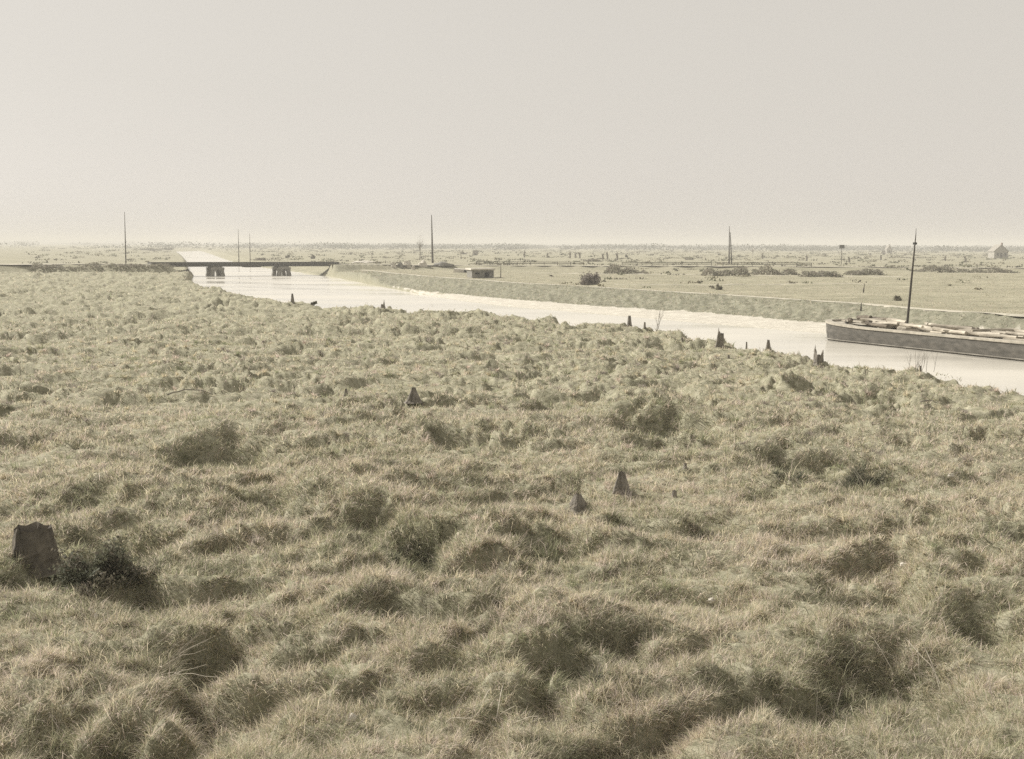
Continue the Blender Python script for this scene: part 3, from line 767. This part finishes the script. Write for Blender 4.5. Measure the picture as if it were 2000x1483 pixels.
for k, (a, b, w, h, lab) in enumerate([(562, 505, 14, 9, 'round bush beyond the bridge, the left of two'), (612, 506, 12, 9, 'round bush beyond the bridge, the right of two'),
        (905, 497, 12, 8, 'dark bush close to the white cottage'), (1345, 508, 24, 5, 'low far thicket left of the twin leg pole'),
        (1224, 503, 7, 6, 'small dark round bush right of the pollard pair'), (508, 509, 40, 6, 'low reeds along the canal just behind the bridge')]):
    bush('field_bush', a, b, w, h, lab, 110 + k, H_COL, 500, .3, group='bushes on the far fields', stem=False, depth=.8)
for k, (a, b, w, h, lab) in enumerate([(295, 489, 70, 5, 'low dark thicket where the canal turns away in the distance'), (330, 490, 30, 5, 'dark scrub at the very bend of the canal')]):
    bush('field_bush', a, b, w, h, lab, 120 + k, H_COL, 900, .6, group='bushes on the far fields', stem=False, depth=.4)

# distant tree line: a far wood that reads as one mass
def treeline():
    r_ = np.random.default_rng(9); parts = []; nv = nl = 0; V = []; C = []
    for k in range(1300):
        D = r_.uniform(1300, 4200); px = r_.uniform(-250, 2250)
        dens = .35 + .65 * (px > 620) + .5 * perlin(np.array([px / 90.]), np.array([D / 900.]))[0]
        if px < 300: dens *= .45
        if r_.random() > dens: continue
        x = (px - CX) / F_PX * D; w = r_.uniform(12, 45); h = r_.uniform(3., 8.5); n = 110
        q = np.column_stack([x + r_.normal(0, .5, n) * w, D + r_.normal(0, .4, n) * w, 1.1 + np.abs(r_.beta(1.5, 1.6, n)) * h])
        a = r_.normal(0, 1, (n, 3)); a /= np.linalg.norm(a, axis=1)[:, None]; b = np.cross(a, r_.normal(0, 1, (n, 3))); b /= np.linalg.norm(b, axis=1)[:, None]
        s = r_.uniform(.45, 1.2, (n, 1))
        V.append(np.stack([q - a * s, q + b * s * .8, q + a * s, q - b * s * .8], 1).reshape(-1, 3))
        C.append(np.repeat(np.array([.07, .078, .058]) * r_.uniform(.7, 1.4, (n, 1)), 4, 0))
    V = np.vstack(V); C = np.vstack(C); n = len(V) // 4
    link('distant_treeline', np_mesh('distant_treeline', V, np.arange(4 * n), np.arange(n) * 4, C), M_leaf, kind='stuff',
         label='hazy line of far woods along the horizon', cat='woods')
treeline()
def field_scrub():
    r_ = np.random.default_rng(19); V = []; C = []
    for k in range(3000):
        D = 150 * (1600 / 150.) ** (r_.random() ** .8); px = r_.uniform(60, 2150)
        if px < 500 and r_.random() < .45: continue
        if perlin(np.array([px / 130. + 3]), np.array([math.log(D) * 9]))[0] < -.12: continue
        x = (px - CX) / F_PX * D
        if inside(np.array([x]), np.array([D]), CANAL)[0] or min(pdist(np.array([x]), np.array([D]), N)[0], pdist(np.array([x]), np.array([D]), Fs)[0]) < 6: continue
        if D < 285 and (r_.random() < .8 or px < 1020 or not inside(np.array([x]), np.array([D]), PT + [np.array(p) for p in [R2[1], (900., 300.), (900., 20.)]])[0]): continue
        w = r_.uniform(.4, 3.5) * (D / 500) ** .7; h = r_.uniform(.25, .9) * (D / 500) ** .5; n = 22
        q = np.column_stack([x + r_.normal(0, .5, n) * w, D + r_.normal(0, .3, n) * w, ground(x, D) + np.abs(r_.beta(1.5, 1.8, n)) * h])
        a = r_.normal(0, 1, (n, 3)); a /= np.linalg.norm(a, axis=1)[:, None]; b = np.cross(a, r_.normal(0, 1, (n, 3))); b /= np.linalg.norm(b, axis=1)[:, None]
        s = r_.uniform(.12, .35, (n, 1)) * (D / 500) ** .5
        V.append(np.stack([q - a * s, q + b * s * .8, q + a * s, q - b * s * .8], 1).reshape(-1, 3))
        base = np.array([(.14, .145, .09), (.2, .18, .12), (.11, .10, .075)][r_.integers(0, 3)])
        C.append(np.repeat(base * r_.uniform(.7, 1.3, (n, 1)), 4, 0))
    V = np.vstack(V); C = np.vstack(C); n = len(V) // 4
    link('field_scrub', np_mesh('field_scrub', V, np.arange(4 * n), np.arange(n) * 4, C), M_leaf, kind='stuff',
         label='low scrub and weeds scattered over the flat fields beyond the road', cat='scrub')
field_scrub()

# ---------------------------------------------------------------- bridge
def make_bridge():
    a = at(425, 540, 0); b = at(555, 539, 0); d = (b - a) / np.hypot(*(b - a)); ang = math.atan2(d[1], d[0])
    L = np.hypot(*(b - a))
    root = empty('road_bridge', (a[0], a[1], 0), ang, label='low dark bridge on two open piers crossing the canal', cat='bridge')
    m = a[1] / F_PX
    x0 = (300 - 425) * m; x1 = (668 - 425) * m * 1.02; wd = 4.6; zt, zb = 2.84, 2.05
    mb = MB(); mb.box(x0, x1, 0, wd, zt - .26, zt)
    mb.build('deck', M_beam, root)
    mb = MB()
    for yy in (.12, 1.55, 2.95, 4.2): mb.box(x0 + .3, x1 - .3, yy, yy + .3, zb, zt - .262)
    mb.build('girder', M_beam, root)
    # cross beam ends along the side give it the dotted look
    x = x0 + .4; M_ends = mat_noise('beam_ends', (.07,.07,.065), (.13,.125,.115), 2, .9, .2)
    while x < x1 - .4:
        MB().box(x, x + .28, -.22, .118, zt - .62, zt - .264).build('cross_beam', M_ends, root); x += .95
    for yy in (.05, wd - .17):
        MB().box(x0, x1, yy, yy + .14, zt + .002, zt + .14).build('kerb_beam', M_beam, root)
    mb = MB(); mb.box(6.2, 9.6, .5, 4.0, zb - .18, zb - .003); mb.build('hanging_platform', M_beam, root)
    for cx in (0, L):
        w = 1.42
        mb = MB(); mb.box(cx - w, cx + w, -.35, wd + .35, zb - .62, zb - .182 if cx == 0 else zb - .182)
        p_ = mb.build('pier', M_conc, root)
        mb = MB(); mb.box(cx - w * .72, cx + w * .72, -.2, wd + .2, zb - .18, zb - .004); mb.build('pier_cap', M_conc, p_)
        for s in (-1, 1):
            for yy in (-.3, wd - .7):
                q = MB(); xx = cx + s * (w - .42)
                vs = []
                for (z_, hw, off) in ((-1.3, .46, .14), (.35, .42, .10), (.9, .36, 0), (zb - .622, .42, -.04)):
                    for (sx, sy) in ((-1, 0), (1, 0), (1, 1), (-1, 1)):
                        vs.append((xx + s * off + sx * hw, yy + sy * .9, z_))
                q.add(vs, [(k*4+i, k*4+(i+1) % 4, (k+1)*4+(i+1) % 4, (k+1)*4+i) for k in range(3) for i in range(4)] + [(3,2,1,0), (12,13,14,15)])
                q.build('leg', M_conc, p_)
        # haunches rounding the opening
        for s in (-1, 1):
            q = MB(); xx = cx + s * (w - .86); q.add([(xx, -.28, zb - .624), (xx - s * .34, -.28, zb - .624), (xx, -.28, zb - 1.0), (xx, wd + .28, zb - .624), (xx - s * .34, wd + .28, zb - .624), (xx, wd + .28, zb - 1.0)],
                [(0,1,2), (3,5,4), (0,3,4,1), (1,4,5,2), (2,5,3,0)])
            q.build('haunch', M_conc, p_)
    # abutment and raking wing wall on the right, abutment on the left
    mb = MB(); mb.add([(x1 - 1.2, -.3, zt - .3), (x1 - .6, -.3, zt - .3), (x1 - 4.6, -.3, -.4), (x1 - 5.0, -.3, -.4),
                       (x1 - 1.2, .5, zt - .3), (x1 - .6, .5, zt - .3), (x1 - 4.6, .5, -.4), (x1 - 5.0, .5, -.4)],
                      [(0,3,2,1), (4,5,6,7), (0,1,5,4), (1,2,6,5), (2,3,7,6), (3,0,4,7)])
    mb.build('wing_wall', M_conc, root)
    mb = MB(); mb.box(x1 - 1.0, x1 + .6, .52, wd + .1, 0, zt - .265); mb.build('abutment', M_conc, root)
    mb = MB(); mb.box(x0 - .3, x0 + 1.2, -.1, wd + .1, 0, zt - .265); mb.build('abutment', M_conc, root)
make_bridge()

# ---------------------------------------------------------------- poles, posts, signboard
def pole(px, py, top_py, label, r=.12, lean=0., D=None, twin=False, arm=False, group='tall bare poles along the road'):
    p = stand(px, py, 1.8)
    if D: p = Vector(((px - CX) / F_PX * D, D, 0)); p.z = ground(p.x, p.y)
    m = p.y / F_PX; dd = ray(px, top_py); h = CAM_H + dd[2] * p.y / dd[1] - p.z
    root = empty('pole', p, label=label, cat='pole', group=group)
    mb = MB(); mb.tube([(0, 0, -.3), (lean * h * .5, 0, h * .5), (lean * h, 0, h)], [r * 1.25, r * .9, r * .4], 8); mb.build('shaft', M_pole, root)
    mb = MB(); mb.tube([(lean * h, 0, h - .03), (lean * h, 0, h + .16)], [r * .55, r * .3], 6); mb.build('cap', M_pole, root)
    if twin:
        mb = MB(); mb.tube([(5 * m, 0, -.3), (2.6 * m, 0, h * .5), (0.1, 0, h * .85)], [r, r * .8, r * .5], 7); mb.build('brace_leg', M_pole, root)
        mb = MB(); mb.tube([(0, 0, h * .3), (3.4 * m, 0, h * .3)], r * .35, 5); mb.build('cross_tie', M_pole, root)
pole(246, 515, 415, 'thin tall pole on the road embankment left of the bridge', .16, .004)
pole(468, 511, 449, 'left one of two thin poles standing behind the bridge', .13, D=385)
pole(490, 511, 457, 'right and shorter one of two thin poles behind the bridge', .11, D=372)
pole(845, 514, 421, 'tall tapered mast beside the bare tree beyond the dyke', .27, -.02)
pole(1424, 516, 443, 'tall twin leg pole rising from the far road', .2, -.015, twin=True)
pole(978, 543, 517, 'short thin post right of the concrete shelter', .07, group='short posts on the far bank')
pole(1686, 572, 557, 'short leaning post alone on the far field', .08, .12, group='short posts on the far bank')
pole(1681, 610, 595, 'dark short post on the bank slope above the barge bow', .08, .05, group='short posts on the far bank')
def signboard():
    p = stand(1643, 517, 1.8); m = p.y / F_PX
    root = empty('signboard', p, label='dark oblong board on a thin post beyond the far hedge', cat='signboard')
    mb = MB(); mb.tube([(0, 0, -.3), (0, 0, 31 * m)], [.1, .08], 6); mb.build('post', M_pole, root)
    mb = MB(); mb.box(-5 * m, 5 * m, -.24, -.1, 31 * m, 37 * m); mb.build('board', M_beam, root)
    mb = MB(); mb.box(-5.2 * m, 5.2 * m, -.28, -.06, 37 * m + .003, 37.6 * m); mb.build('cap_rail', M_beam, root)
signboard()

# low rail fence beyond the road
def fence(px0, px1, y0, y1, label, off=3.4):
    a = stand(px0, y0, 2.0); b = stand(px1, y1, 2.0); root = empty('rail_fence', a, label=label, cat='fence', group='low rail fences along the far road')
    d = b - a; n = max(2, int(d.length / 3.2)); n = min(n, 40)
    zs = []
    for i in range(n + 1):
        q = a + d * i / n; z = ground(q.x, q.y) - a.z; zs.append(Vector((q.x - a.x, q.y - a.y, z)))
        mb = MB(); mb.box(q.x - a.x - .06, q.x - a.x + .06, q.y - a.y - .06, q.y - a.y + .06, z - .2, z + .95); mb.build('post', M_pole, root)
    for hh in (.5, .88):
        mb = MB(); mb.tube([v + Vector((0, -.1, hh)) for v in zs], .07, 5); mb.build('rail', M_pole, root)
fence(930, 1140, 519, 519.5, 'far rail fence running right from behind the concrete shelter')
fence(1215, 1390, 520, 520.5, 'far rail fence between the pollard trees and the twin leg pole')
fence(1412, 1585, 520.5, 521.5, 'far rail fence from the twin leg pole to the signboard')

# ---------------------------------------------------------------- concrete shelter, heaps, houses
def shelter():
    p = stand(942, 543, 1.4); m = p.y / F_PX; W = 46 * m; Hh = 15 * m
    root = empty('concrete_shelter', p, .25, label='low dark shelter with a pale flat roof on the far bank', cat='shelter')
    mb = MB(); mb.box(-W * .45, W * .5, 0, 4, -.3, Hh); mb.build('wall', M_conc, root)
    mb = MB(); mb.box(-W * .5, W * .55, -.25, 4.3, Hh + .003, Hh + .3); mb.build('roof', M_pale, root)
    mb = MB(); mb.box(W * .1, W * .3, -.012, .2, .1, Hh * .7); mb.build('doorway', M_dark, root)
    mb = MB(); mb.box(-W * .3, -W * .12, -.012, .2, Hh * .45, Hh * .7); mb.build('embrasure', M_dark, root)
    p = stand(903, 533, 1.6); m = p.y / F_PX; W = 36 * m
    root = empty('stone_platform', p, .1, label='pale flat stone platform left of the dark shelter', cat='platform')
    mb = MB()
    mb.add([(-W*.5, 0, -.3), (W*.5, -.4, -.3), (W*.62, 3.4, -.3), (-W*.4, 3.6, -.3), (-W*.45, .25, .75), (W*.46, 0, .6), (W*.6, 3.2, .65), (-W*.36, 3.4, .8)],
           [(0,3,2,1), (4,5,6,7), (0,1,5,4), (1,2,6,5), (2,3,7,6), (3,0,4,7)])
    mb.build('slab', M_pale, root)
    mb = MB(); mb.box(W*.1, W*.2, -.6, .5, .05, .5); mb.build('opening', M_dark, root)
shelter()
def rock_mesh(name, sx, sy, sz, seed, sub=3):
    import bmesh
    bm = bmesh.new(); bmesh.ops.create_icosphere(bm, subdivisions=sub, radius=1)
    r_ = random.Random(seed); o = [r_.uniform(0, 50) for _ in range(2)]
    for v in bm.verts:
        k = 1 + .35 * float(perlin(np.array([v.co.x * 1.3 + o[0]]), np.array([v.co.y * 1.3 + v.co.z * 1.7 + o[1]]))[0]) + .12 * float(perlin(np.array([v.co.x * 4 + o[0]]), np.array([v.co.z * 4 + v.co.y * 3]))[0])
        v.co = Vector((v.co.x * sx * k, v.co.y * sy * k, v.co.z * sz * k))
    me = bpy.data.meshes.new(name); bm.to_mesh(me); bm.free(); return me
for k, (a, b, w, h, mt, lab) in enumerate([
        (768, 525, 12, 10, M_pale, 'leftmost pale rubble heap beside the bridge road'),
        (782, 524, 12, 9, M_conc, 'grey rubble heap second from the left beside the bridge road'),
        (796, 525, 16, 12, M_pale, 'largest pale rubble heap before the bare tree'),
        (807, 528, 7, 9, M_pale, 'narrow pale block in front of the largest rubble heap'),
        (826, 519, 18, 9, M_pale, 'pale heap at the foot of the tall tapered mast'),
        (715, 514, 50, 4, M_pale, 'long low pale heap along the road right of the bridge'),
        (866, 521, 36, 6, M_conc, 'long dark heap right of the tall tapered mast')]):
    p = stand(a, b, 1.9); m = p.y / F_PX
    link('rubble_heap', rock_mesh('rubble_heap', w * m / 2, w * m / 3, h * m, 130 + k), mt, loc=p, label=lab, cat='rubble heap', group='rubble heaps by the bridge road')
for k, (a, b, w, h, z, lab) in enumerate([(690, 1422, 15, 10, 1., 'pale angular stone in the grass at the bottom of the meadow'),
        (188, 1222, 7, 10, 1., 'small upright white stone above the dead stalks'), (1857, 943, 14, 7, 1., 'pale flat stone in the grass at the right of the meadow'),
        (1390, 1188, 16, 7, 1., 'flat tan stone half sunk in the lower right of the meadow'), (1765, 1118, 16, 8, 1., 'rounded pinkish stone at the far right of the lower meadow')]):
    p = stand(a, b, z); m = p.y / F_PX; p.z += .12
    link('stone', rock_mesh('stone', w * m / 2, w * m / 3, h * m / 2 + .02, 150 + k), M_pale, loc=p, label=lab, cat='stone', group='loose stones in the meadow')
M_greyroof = mat_noise('grey_slate', (.22,.205,.18), (.30,.28,.24), 2, .9, .3)
def house(px, py, w_px, wall_px, roof_px, label, rz=0., gable=False, roof=M_greyroof):
    p = stand(px, py, 1.2); m = p.y / F_PX; w = w_px * m; wh = wall_px * m; rh = roof_px * m; dp = w * .6 if not gable else w * 1.6
    root = empty('house', p, rz, label=label, cat='house', group='small houses on the horizon')
    mb = MB(); vs = [(-w/2,0,-.5),(w/2,0,-.5),(w/2,dp,-.5),(-w/2,dp,-.5),(-w/2,0,wh),(w/2,0,wh),(w/2,dp,wh),(-w/2,dp,wh)]
    fs = [(0,3,2,1),(0,1,5,4),(1,2,6,5),(2,3,7,6),(3,0,4,7)]
    if gable: vs += [(0,0,wh+rh),(0,dp,wh+rh)]; fs += [(4,5,8),(6,7,9)]
    else: vs += [(-w/2,dp/2,wh+rh),(w/2,dp/2,wh+rh)]; fs += [(5,6,9),(7,4,8)]
    mb.add(vs, fs); mb.build('wall', M_wall, root)
    mb = MB(); e = .35; t = .25
    if gable:
        for s in (-1, 1): mb.add([(s*(w/2+e),-e,wh-e*rh/(w/2)),(0,-e,wh+rh+.02),(0,dp+e,wh+rh+.02),(s*(w/2+e),dp+e,wh-e*rh/(w/2)),(s*(w/2+e),-e,wh-e*rh/(w/2)+t),(0,-e,wh+rh+t),(0,dp+e,wh+rh+t),(s*(w/2+e),dp+e,wh-e*rh/(w/2)+t)],
            [(0,1,2,3),(7,6,5,4),(0,4,5,1),(3,2,6,7),(0,3,7,4)])
    else:
        for s in (0, 1):
            y0 = -e if s == 0 else dp + e; z0 = wh - e * rh / (dp / 2)
            mb.add([(-w/2-e,y0,z0+.02),(w/2+e,y0,z0+.02),(w/2+e,dp/2,wh+rh+.02),(-w/2-e,dp/2,wh+rh+.02),(-w/2-e,y0,z0+t),(w/2+e,y0,z0+t),(w/2+e,dp/2,wh+rh+t),(-w/2-e,dp/2,wh+rh+t)],
                [(0,3,2,1),(4,5,6,7),(0,1,5,4),(1,2,6,5),(3,0,4,7)])
    rf = mb.build('roof', roof, root)
    mb = MB(); mb.box(w*.2, w*.3, dp*.45, dp*.55, wh + rh*.4, wh + rh*1.35); mb.build('chimney', M_roof, rf)
    for sx in (-.3, .25):
        mb = MB(); mb.box(w*sx, w*(sx+.12), -.02, .1, wh*.35, wh*.75); mb.build('window', M_dark, root)
    mb = MB(); mb.box(-w*.06, w*.06, -.02, .1, -.3, wh*.75); mb.build('door', M_dark, root)
house(929, 499, 8, 5, 4, 'tiny white cottage right of the small round bare tree', .1)
house(1737, 495, 10, 8, 7, 'white gabled house standing against the far woods', -.05, True)
house(1726, 498, 5, 4, 3, 'small pale shed left of the white gabled house', .0)
house(1868, 490, 7, 4, 4, 'small farmhouse with pale end wall near the right end of the horizon', .3, True)
house(1955, 505, 26, 14, 12, 'nearest pale house with a steep gable at the far right of the fields', -.1, True)
house(1588, 488, 8, 3, 3, 'low grey farmstead in the woods left of the signboard', .2)
house(1110, 487, 8, 3, 3, 'low farmstead on the horizon above the pollard trio', -.2)

# fallen branch in the meadow
def branch(px, py, L, az, label, seed):
    p = stand(px, py, 1.2); rnd = random.Random(seed); mb = MB(); pts = []
    for k in range(9):
        t = k / 8; pts.append((math.cos(az) * (t - .5) * L, math.sin(az) * (t - .5) * L, .14 + .45 * math.sin(t * math.pi) * L * .25 + rnd.gauss(0, .015)))
    mb.tube(pts, [.03 - .018 * k / 8 for k in range(9)], 6)
    mb.tube([pts[5], (pts[5][0] + .2, pts[5][1] + .15, pts[5][2] + .25)], [.014, .004], 5)
    mb.build('fallen_branch', M_bark, loc=p, label=label, cat='branch')
branch(372, 785, 1.7, .1, 'dark arched branch lying over the grass at the left of the meadow', 3)
branch(1813, 795, .6, -.3, 'short dark curved twig in the grass at the right of the meadow', 4)

# ---------------------------------------------------------------- barge
def make_barge():
    bow = at(1619, 662, 0); aft = at(1966, 703, 0); d = (aft - bow) / np.hypot(*(aft - bow))
    bow = bow - np.array([-d[1], d[0]]) * 1.2; d = (aft - bow) / np.hypot(*(aft - bow)); ang = math.atan2(d[1], d[0])
    # local x runs aft along the near side, local y to the far side
    root = empty('cargo_barge', (bow[0], bow[1], 0), ang, label='long dark barge loaded with timber moored at the far bank', cat='barge')
    Lb, Bm = 34., 5.0
    def halfw(u):
        f = min(1, max(0, u) / 2.6); g = min(1, (Lb - u) / 3.0)
        return Bm / 2 * (.5 + .5 * (max(.0, 1 - (1 - f) ** 2)) ** .5) * (.8 if u < 0 else 1) * (max(0.03, 1 - (1 - g) ** 2.4)) ** .5
    def sheer(u): return 1.13 + .25 * max(0, 1 - u / 6) ** 2 + .25 * max(0, (u - Lb + 5) / 5) ** 2
    us = [-.15, 0, .15, .35, .6, .9, 1.3, 1.8, 2.4, 3.2, 4.2, 5.5] + list(np.arange(7, Lb - 3, 1.5)) + [Lb - 2.4, Lb - 1.6, Lb - 1, Lb - .5, Lb - .15, Lb]
    rings = []
    for u in us:
        w = max(.05, halfw(u)); s = sheer(u); rk = .55 * max(0, 1 - u / 2)
        prof = [(-w * .8, -.7, rk), (-w * .94, -.25, rk * .6), (-w * .985, .15, rk * .35), (-w * 1.0, .6, rk * .15), (-w, s, 0)]
        rings.append([(u + o, Bm / 2 + y, z) for y, z, o in prof] + [(u + o, Bm / 2 - y, z) for y, z, o in prof[::-1]])
    mb = MB(); n = 10; vs = [p for r in rings for p in r]; fs = []
    for i in range(len(us) - 1):
        for k in range(n - 1): fs.append((i*n+k, (i+1)*n+k, (i+1)*n+k+1, i*n+k+1))
        fs.append((i*n+n-1, (i+1)*n+n-1, (i+1)*n, i*n))
    fs += [tuple(range(n)), tuple((len(us)-1)*n + k for k in range(n))[::-1]]
    # open the top: drop the deck closing faces
    fs = [f for f in fs if not (len(f) == 4 and {i % n for i in f} == {4, 5})]
    mb.add(vs, fs); mb.build('hull', M_hull, root, smooth=False)
    def rail(off_in, off_out, z0, z1, name, mat):
        mb = MB(); A = []
        for u in us[1:-1]:
            w = halfw(u); s = sheer(u)
            A.append((u, w, s))
        for sgn in (-1, 1):
            vs = []
            for u, w, s in A:
                for (o, z) in ((off_out, z0), (off_out, z1), (-off_in, z1), (-off_in, z0)):
                    vs.append((u, Bm / 2 + sgn * (w + o), s + z))
            k = len(A); fs = [(i*4+j, (i+1)*4+j, (i+1)*4+(j+1) % 4, i*4+(j+1) % 4) for i in range(k - 1) for j in range(4)] + [(0,1,2,3), (k*4-1, k*4-2, k*4-3, k*4-4)]
            mb.add(vs, fs)
        w, s = halfw(0), sheer(0)
        mb.box(-.22, .05, Bm/2 - w - off_out, Bm/2 + w + off_out, s + z0 + .002, s + z1 + .002)
        return mb.build(name, mat, root)
    rail(.55, .07, -.06, .08, 'gunwale', M_rim)
    mb = MB()
    vs = []
    for u in us[3:-3]:
        w = halfw(u); vs += [(u, Bm/2 - w * 1.0 - .035, .10), (u, Bm/2 - w - .035, .16), (u, Bm/2 - w + .02, .16), (u, Bm/2 - w + .02, .10)]
    k = len(vs) // 4; mb.add(vs, [(i*4+j, (i+1)*4+j, (i+1)*4+(j+1) % 4, i*4+(j+1) % 4) for i in range(k - 1) for j in range(4)])
    mb.build('waterline_strip', mat_noise('faded_waterline', (.14,.13,.11), (.3,.28,.24), 1.2), root)
    mb = MB(); vs = []
    for u in us[1:-1]: w = halfw(u) - .06; vs += [(u, Bm/2 - w, .75 + .3 * max(0, 1 - u / 4)), (u, Bm/2 + w, .75 + .3 * max(0, 1 - u / 4))]
    k = len(vs) // 2; mb.add(vs, [(2*i, 2*i+1, 2*i+3, 2*i+2) for i in range(k - 1)])
    mb.build('hold_floor', M_rim, root)
    # foredeck and bollards
    mb = MB(); vs = []
    for u in us[1:9]: w = halfw(u) - .05; vs += [(u, Bm/2 - w, sheer(u) - .06), (u, Bm/2 + w, sheer(u) - .06)]
    k = len(vs) // 2; mb.add(vs, [(2*i, 2*i+1, 2*i+3, 2*i+2) for i in range(k - 1)]); mb.build('foredeck', M_rim, root)
    for yy in (1.7, 3.3):
        mb = MB(); mb.tube([(1.4, yy, 1.1), (1.4, yy, 1.42), (1.4, yy, 1.47)], [.09, .09, .13], 10); mb.build('bollard', M_beam, root)
    mb = MB(); mb.tube([(.9, 2.0, 1.36), (.9, 3.0, 1.36)], .11, 10); mb.build('windlass', M_logd, root)
    # mast, stepped amidships; its foot is hidden by the cargo
    M_ = root.matrix_world
    bm_w = at_dist(1771, 636, bow[1] * .0 + 85.5)
    rel = Vector((bm_w[0] - bow[0], bm_w[1] - bow[1], 0)); rel.rotate(Matrix.Rotation(-ang, 3, 'Z'))
    # foot on the centre line
    best = None
    for u in np.arange(2, 14, .05):
        w_ = np.array([bow[0], bow[1]]) + d * u + np.array([-d[1], d[0]]) * (Bm / 2)
        px = CX + w_[0] / w_[1] * F_PX
        if best is None or abs(px - 1771) < best[0]: best = (abs(px - 1771), u, w_[1])
    u = best[1]; m = best[2] / F_PX; hm = 180 * m
    fx = Vector((11 * m, 0, 0)); fx.rotate(Matrix.Rotation(-ang, 3, 'Z'))
    mb = MB(); base = Vector((u, Bm/2, .76)); topv = base + fx + Vector((0, 0, hm + .5))
    mb.tube([base, base.lerp(topv, .5), base.lerp(topv, .86), topv], [.09, .075, .05, .028], 10); mast = mb.build('mast', M_pole, root)
    mb = MB(); mb.tube([topv - Vector((0, 0, .02)), topv + Vector((0, 0, .45))], [.025, .012], 6); mb.build('mast_tip', M_pole, mast)
    mb = MB(); q = base.lerp(topv, .9); mb.box(q.x - .1, q.x + .1, q.y - .1, q.y + .1, q.z, q.z + .16); mb.build('masthead_block', M_beam, mast)
    # stern cabin and rudder
    mb = MB(); mb.box(Lb - 6.5, Lb - 3, 1.1, Bm - 1.1, .9, 1.95); cb = mb.build('cabin', M_rim, root)
    mb = MB(); mb.box(Lb - 6.7, Lb - 2.8, .95, Bm - .95, 1.953, 2.05); mb.build('cabin_roof', M_hull, cb)
    mb = MB(); mb.box(Lb + .02, Lb + .9, Bm/2 - .06, Bm/2 + .06, -.5, 1.5); mb.build('rudder', M_hull, root)
    # the cargo: logs heaped in the hold, each one a thing of its own
    R = Matrix.Rotation(ang, 4, 'Z'); O = Vector((bow[0], bow[1], 0)); rnd = random.Random(5)
    i = 0
    for k in range(96):
        lay = k % 4
        u = 1.6 + (k // 4) * 1.05 + rnd.uniform(-.7, .7); v = rnd.uniform(.55, Bm - .55)
        if u > 26.5: continue
        if u < 4: v = Bm/2 + (v - Bm/2) * .6
        l = rnd.uniform(1.6, 3.6); r = rnd.uniform(.09, .19); a = rnd.gauss(0, .22 if rnd.random() < .8 else .9)
        z = .98 + lay * .13 + rnd.uniform(0, .16) + .10 * (1 - abs(v - Bm/2) / (Bm/2)) + (.3 * max(0, 1 - u / 4))
        mb = MB(); pts = []; rr = []; tl = rnd.uniform(-.05, .05)
        for j in range(6):
            t = j / 5 - .5; pts.append((t * l, .04 * math.sin(j * 1.3 + k), t * l * tl + .02 * math.cos(j + k))); rr.append(r * rnd.uniform(.85, 1.12) * (1 - .1 * j / 5))
        if k % 3 == 1:
            hw = r * 1.3; mb.box(-l / 2, l / 2, -hw, hw, -.05, .05)
        else: mb.tube(pts, rr, 9)
        dark = rnd.random() < .13
        hv = abs(v - Bm/2) + abs(math.sin(a)) * l / 2
        if hv > Bm/2 - .2: a *= .15
        o = mb.build('timber_log', M_logd if dark else M_log, smooth=False, cat='log', group='logs heaped in the barge',
                     label='dark weathered log in the cargo heap of the barge' if dark else 'pale weathered log in the cargo heap of the barge')
        o.matrix_world = Matrix.Translation(O) @ R @ Matrix.Translation((u + l / 2, v, z)) @ Matrix.Rotation(a, 4, 'Z')
        i += 1
    for k, (uu, vv, s, lab) in enumerate([(4.6, 1.0, .26, 'left of two dark round lumps on the barge cargo before the mast'), (5.3, 1.05, .24, 'right of two dark round lumps on the barge cargo before the mast'),
                                    (13.8, 1.6, .33, 'brown lump standing on the barge cargo near the picture edge'), (1.9, 1.6, .2, 'dark lump on the barge bow')]):
        o = link('cargo_lump', rock_mesh('cargo_lump', s, s, s, 170 + k, 2), M_logd, label=lab, cat='cargo', group='lumps on the barge cargo')
        o.matrix_world = Matrix.Translation(O) @ R @ Matrix.Translation((uu, vv, 1.42 if k != 3 else 1.5))
make_barge()

# ---------------------------------------------------------------- haze: the air over the plain
def make_haze():
    mb = MB(); mb.box(-8300, 8300, -8300, 8300, -3.0, 24.0)
    m = bpy.data.materials.new('haze'); m.use_nodes = True; n = m.node_tree.nodes; n.clear()
    o = n.new('ShaderNodeOutputMaterial'); v = n.new('ShaderNodeVolumePrincipled')
    v.inputs['Color'].default_value = (.745, .735, .705, 1); v.inputs['Density'].default_value = .00055; v.inputs['Anisotropy'].default_value = .0
    m.node_tree.links.new(v.outputs[0], o.inputs['Volume'])
    mb.build('haze', m, kind='stuff', label='pale even haze over the whole plain', cat='haze')
make_haze()
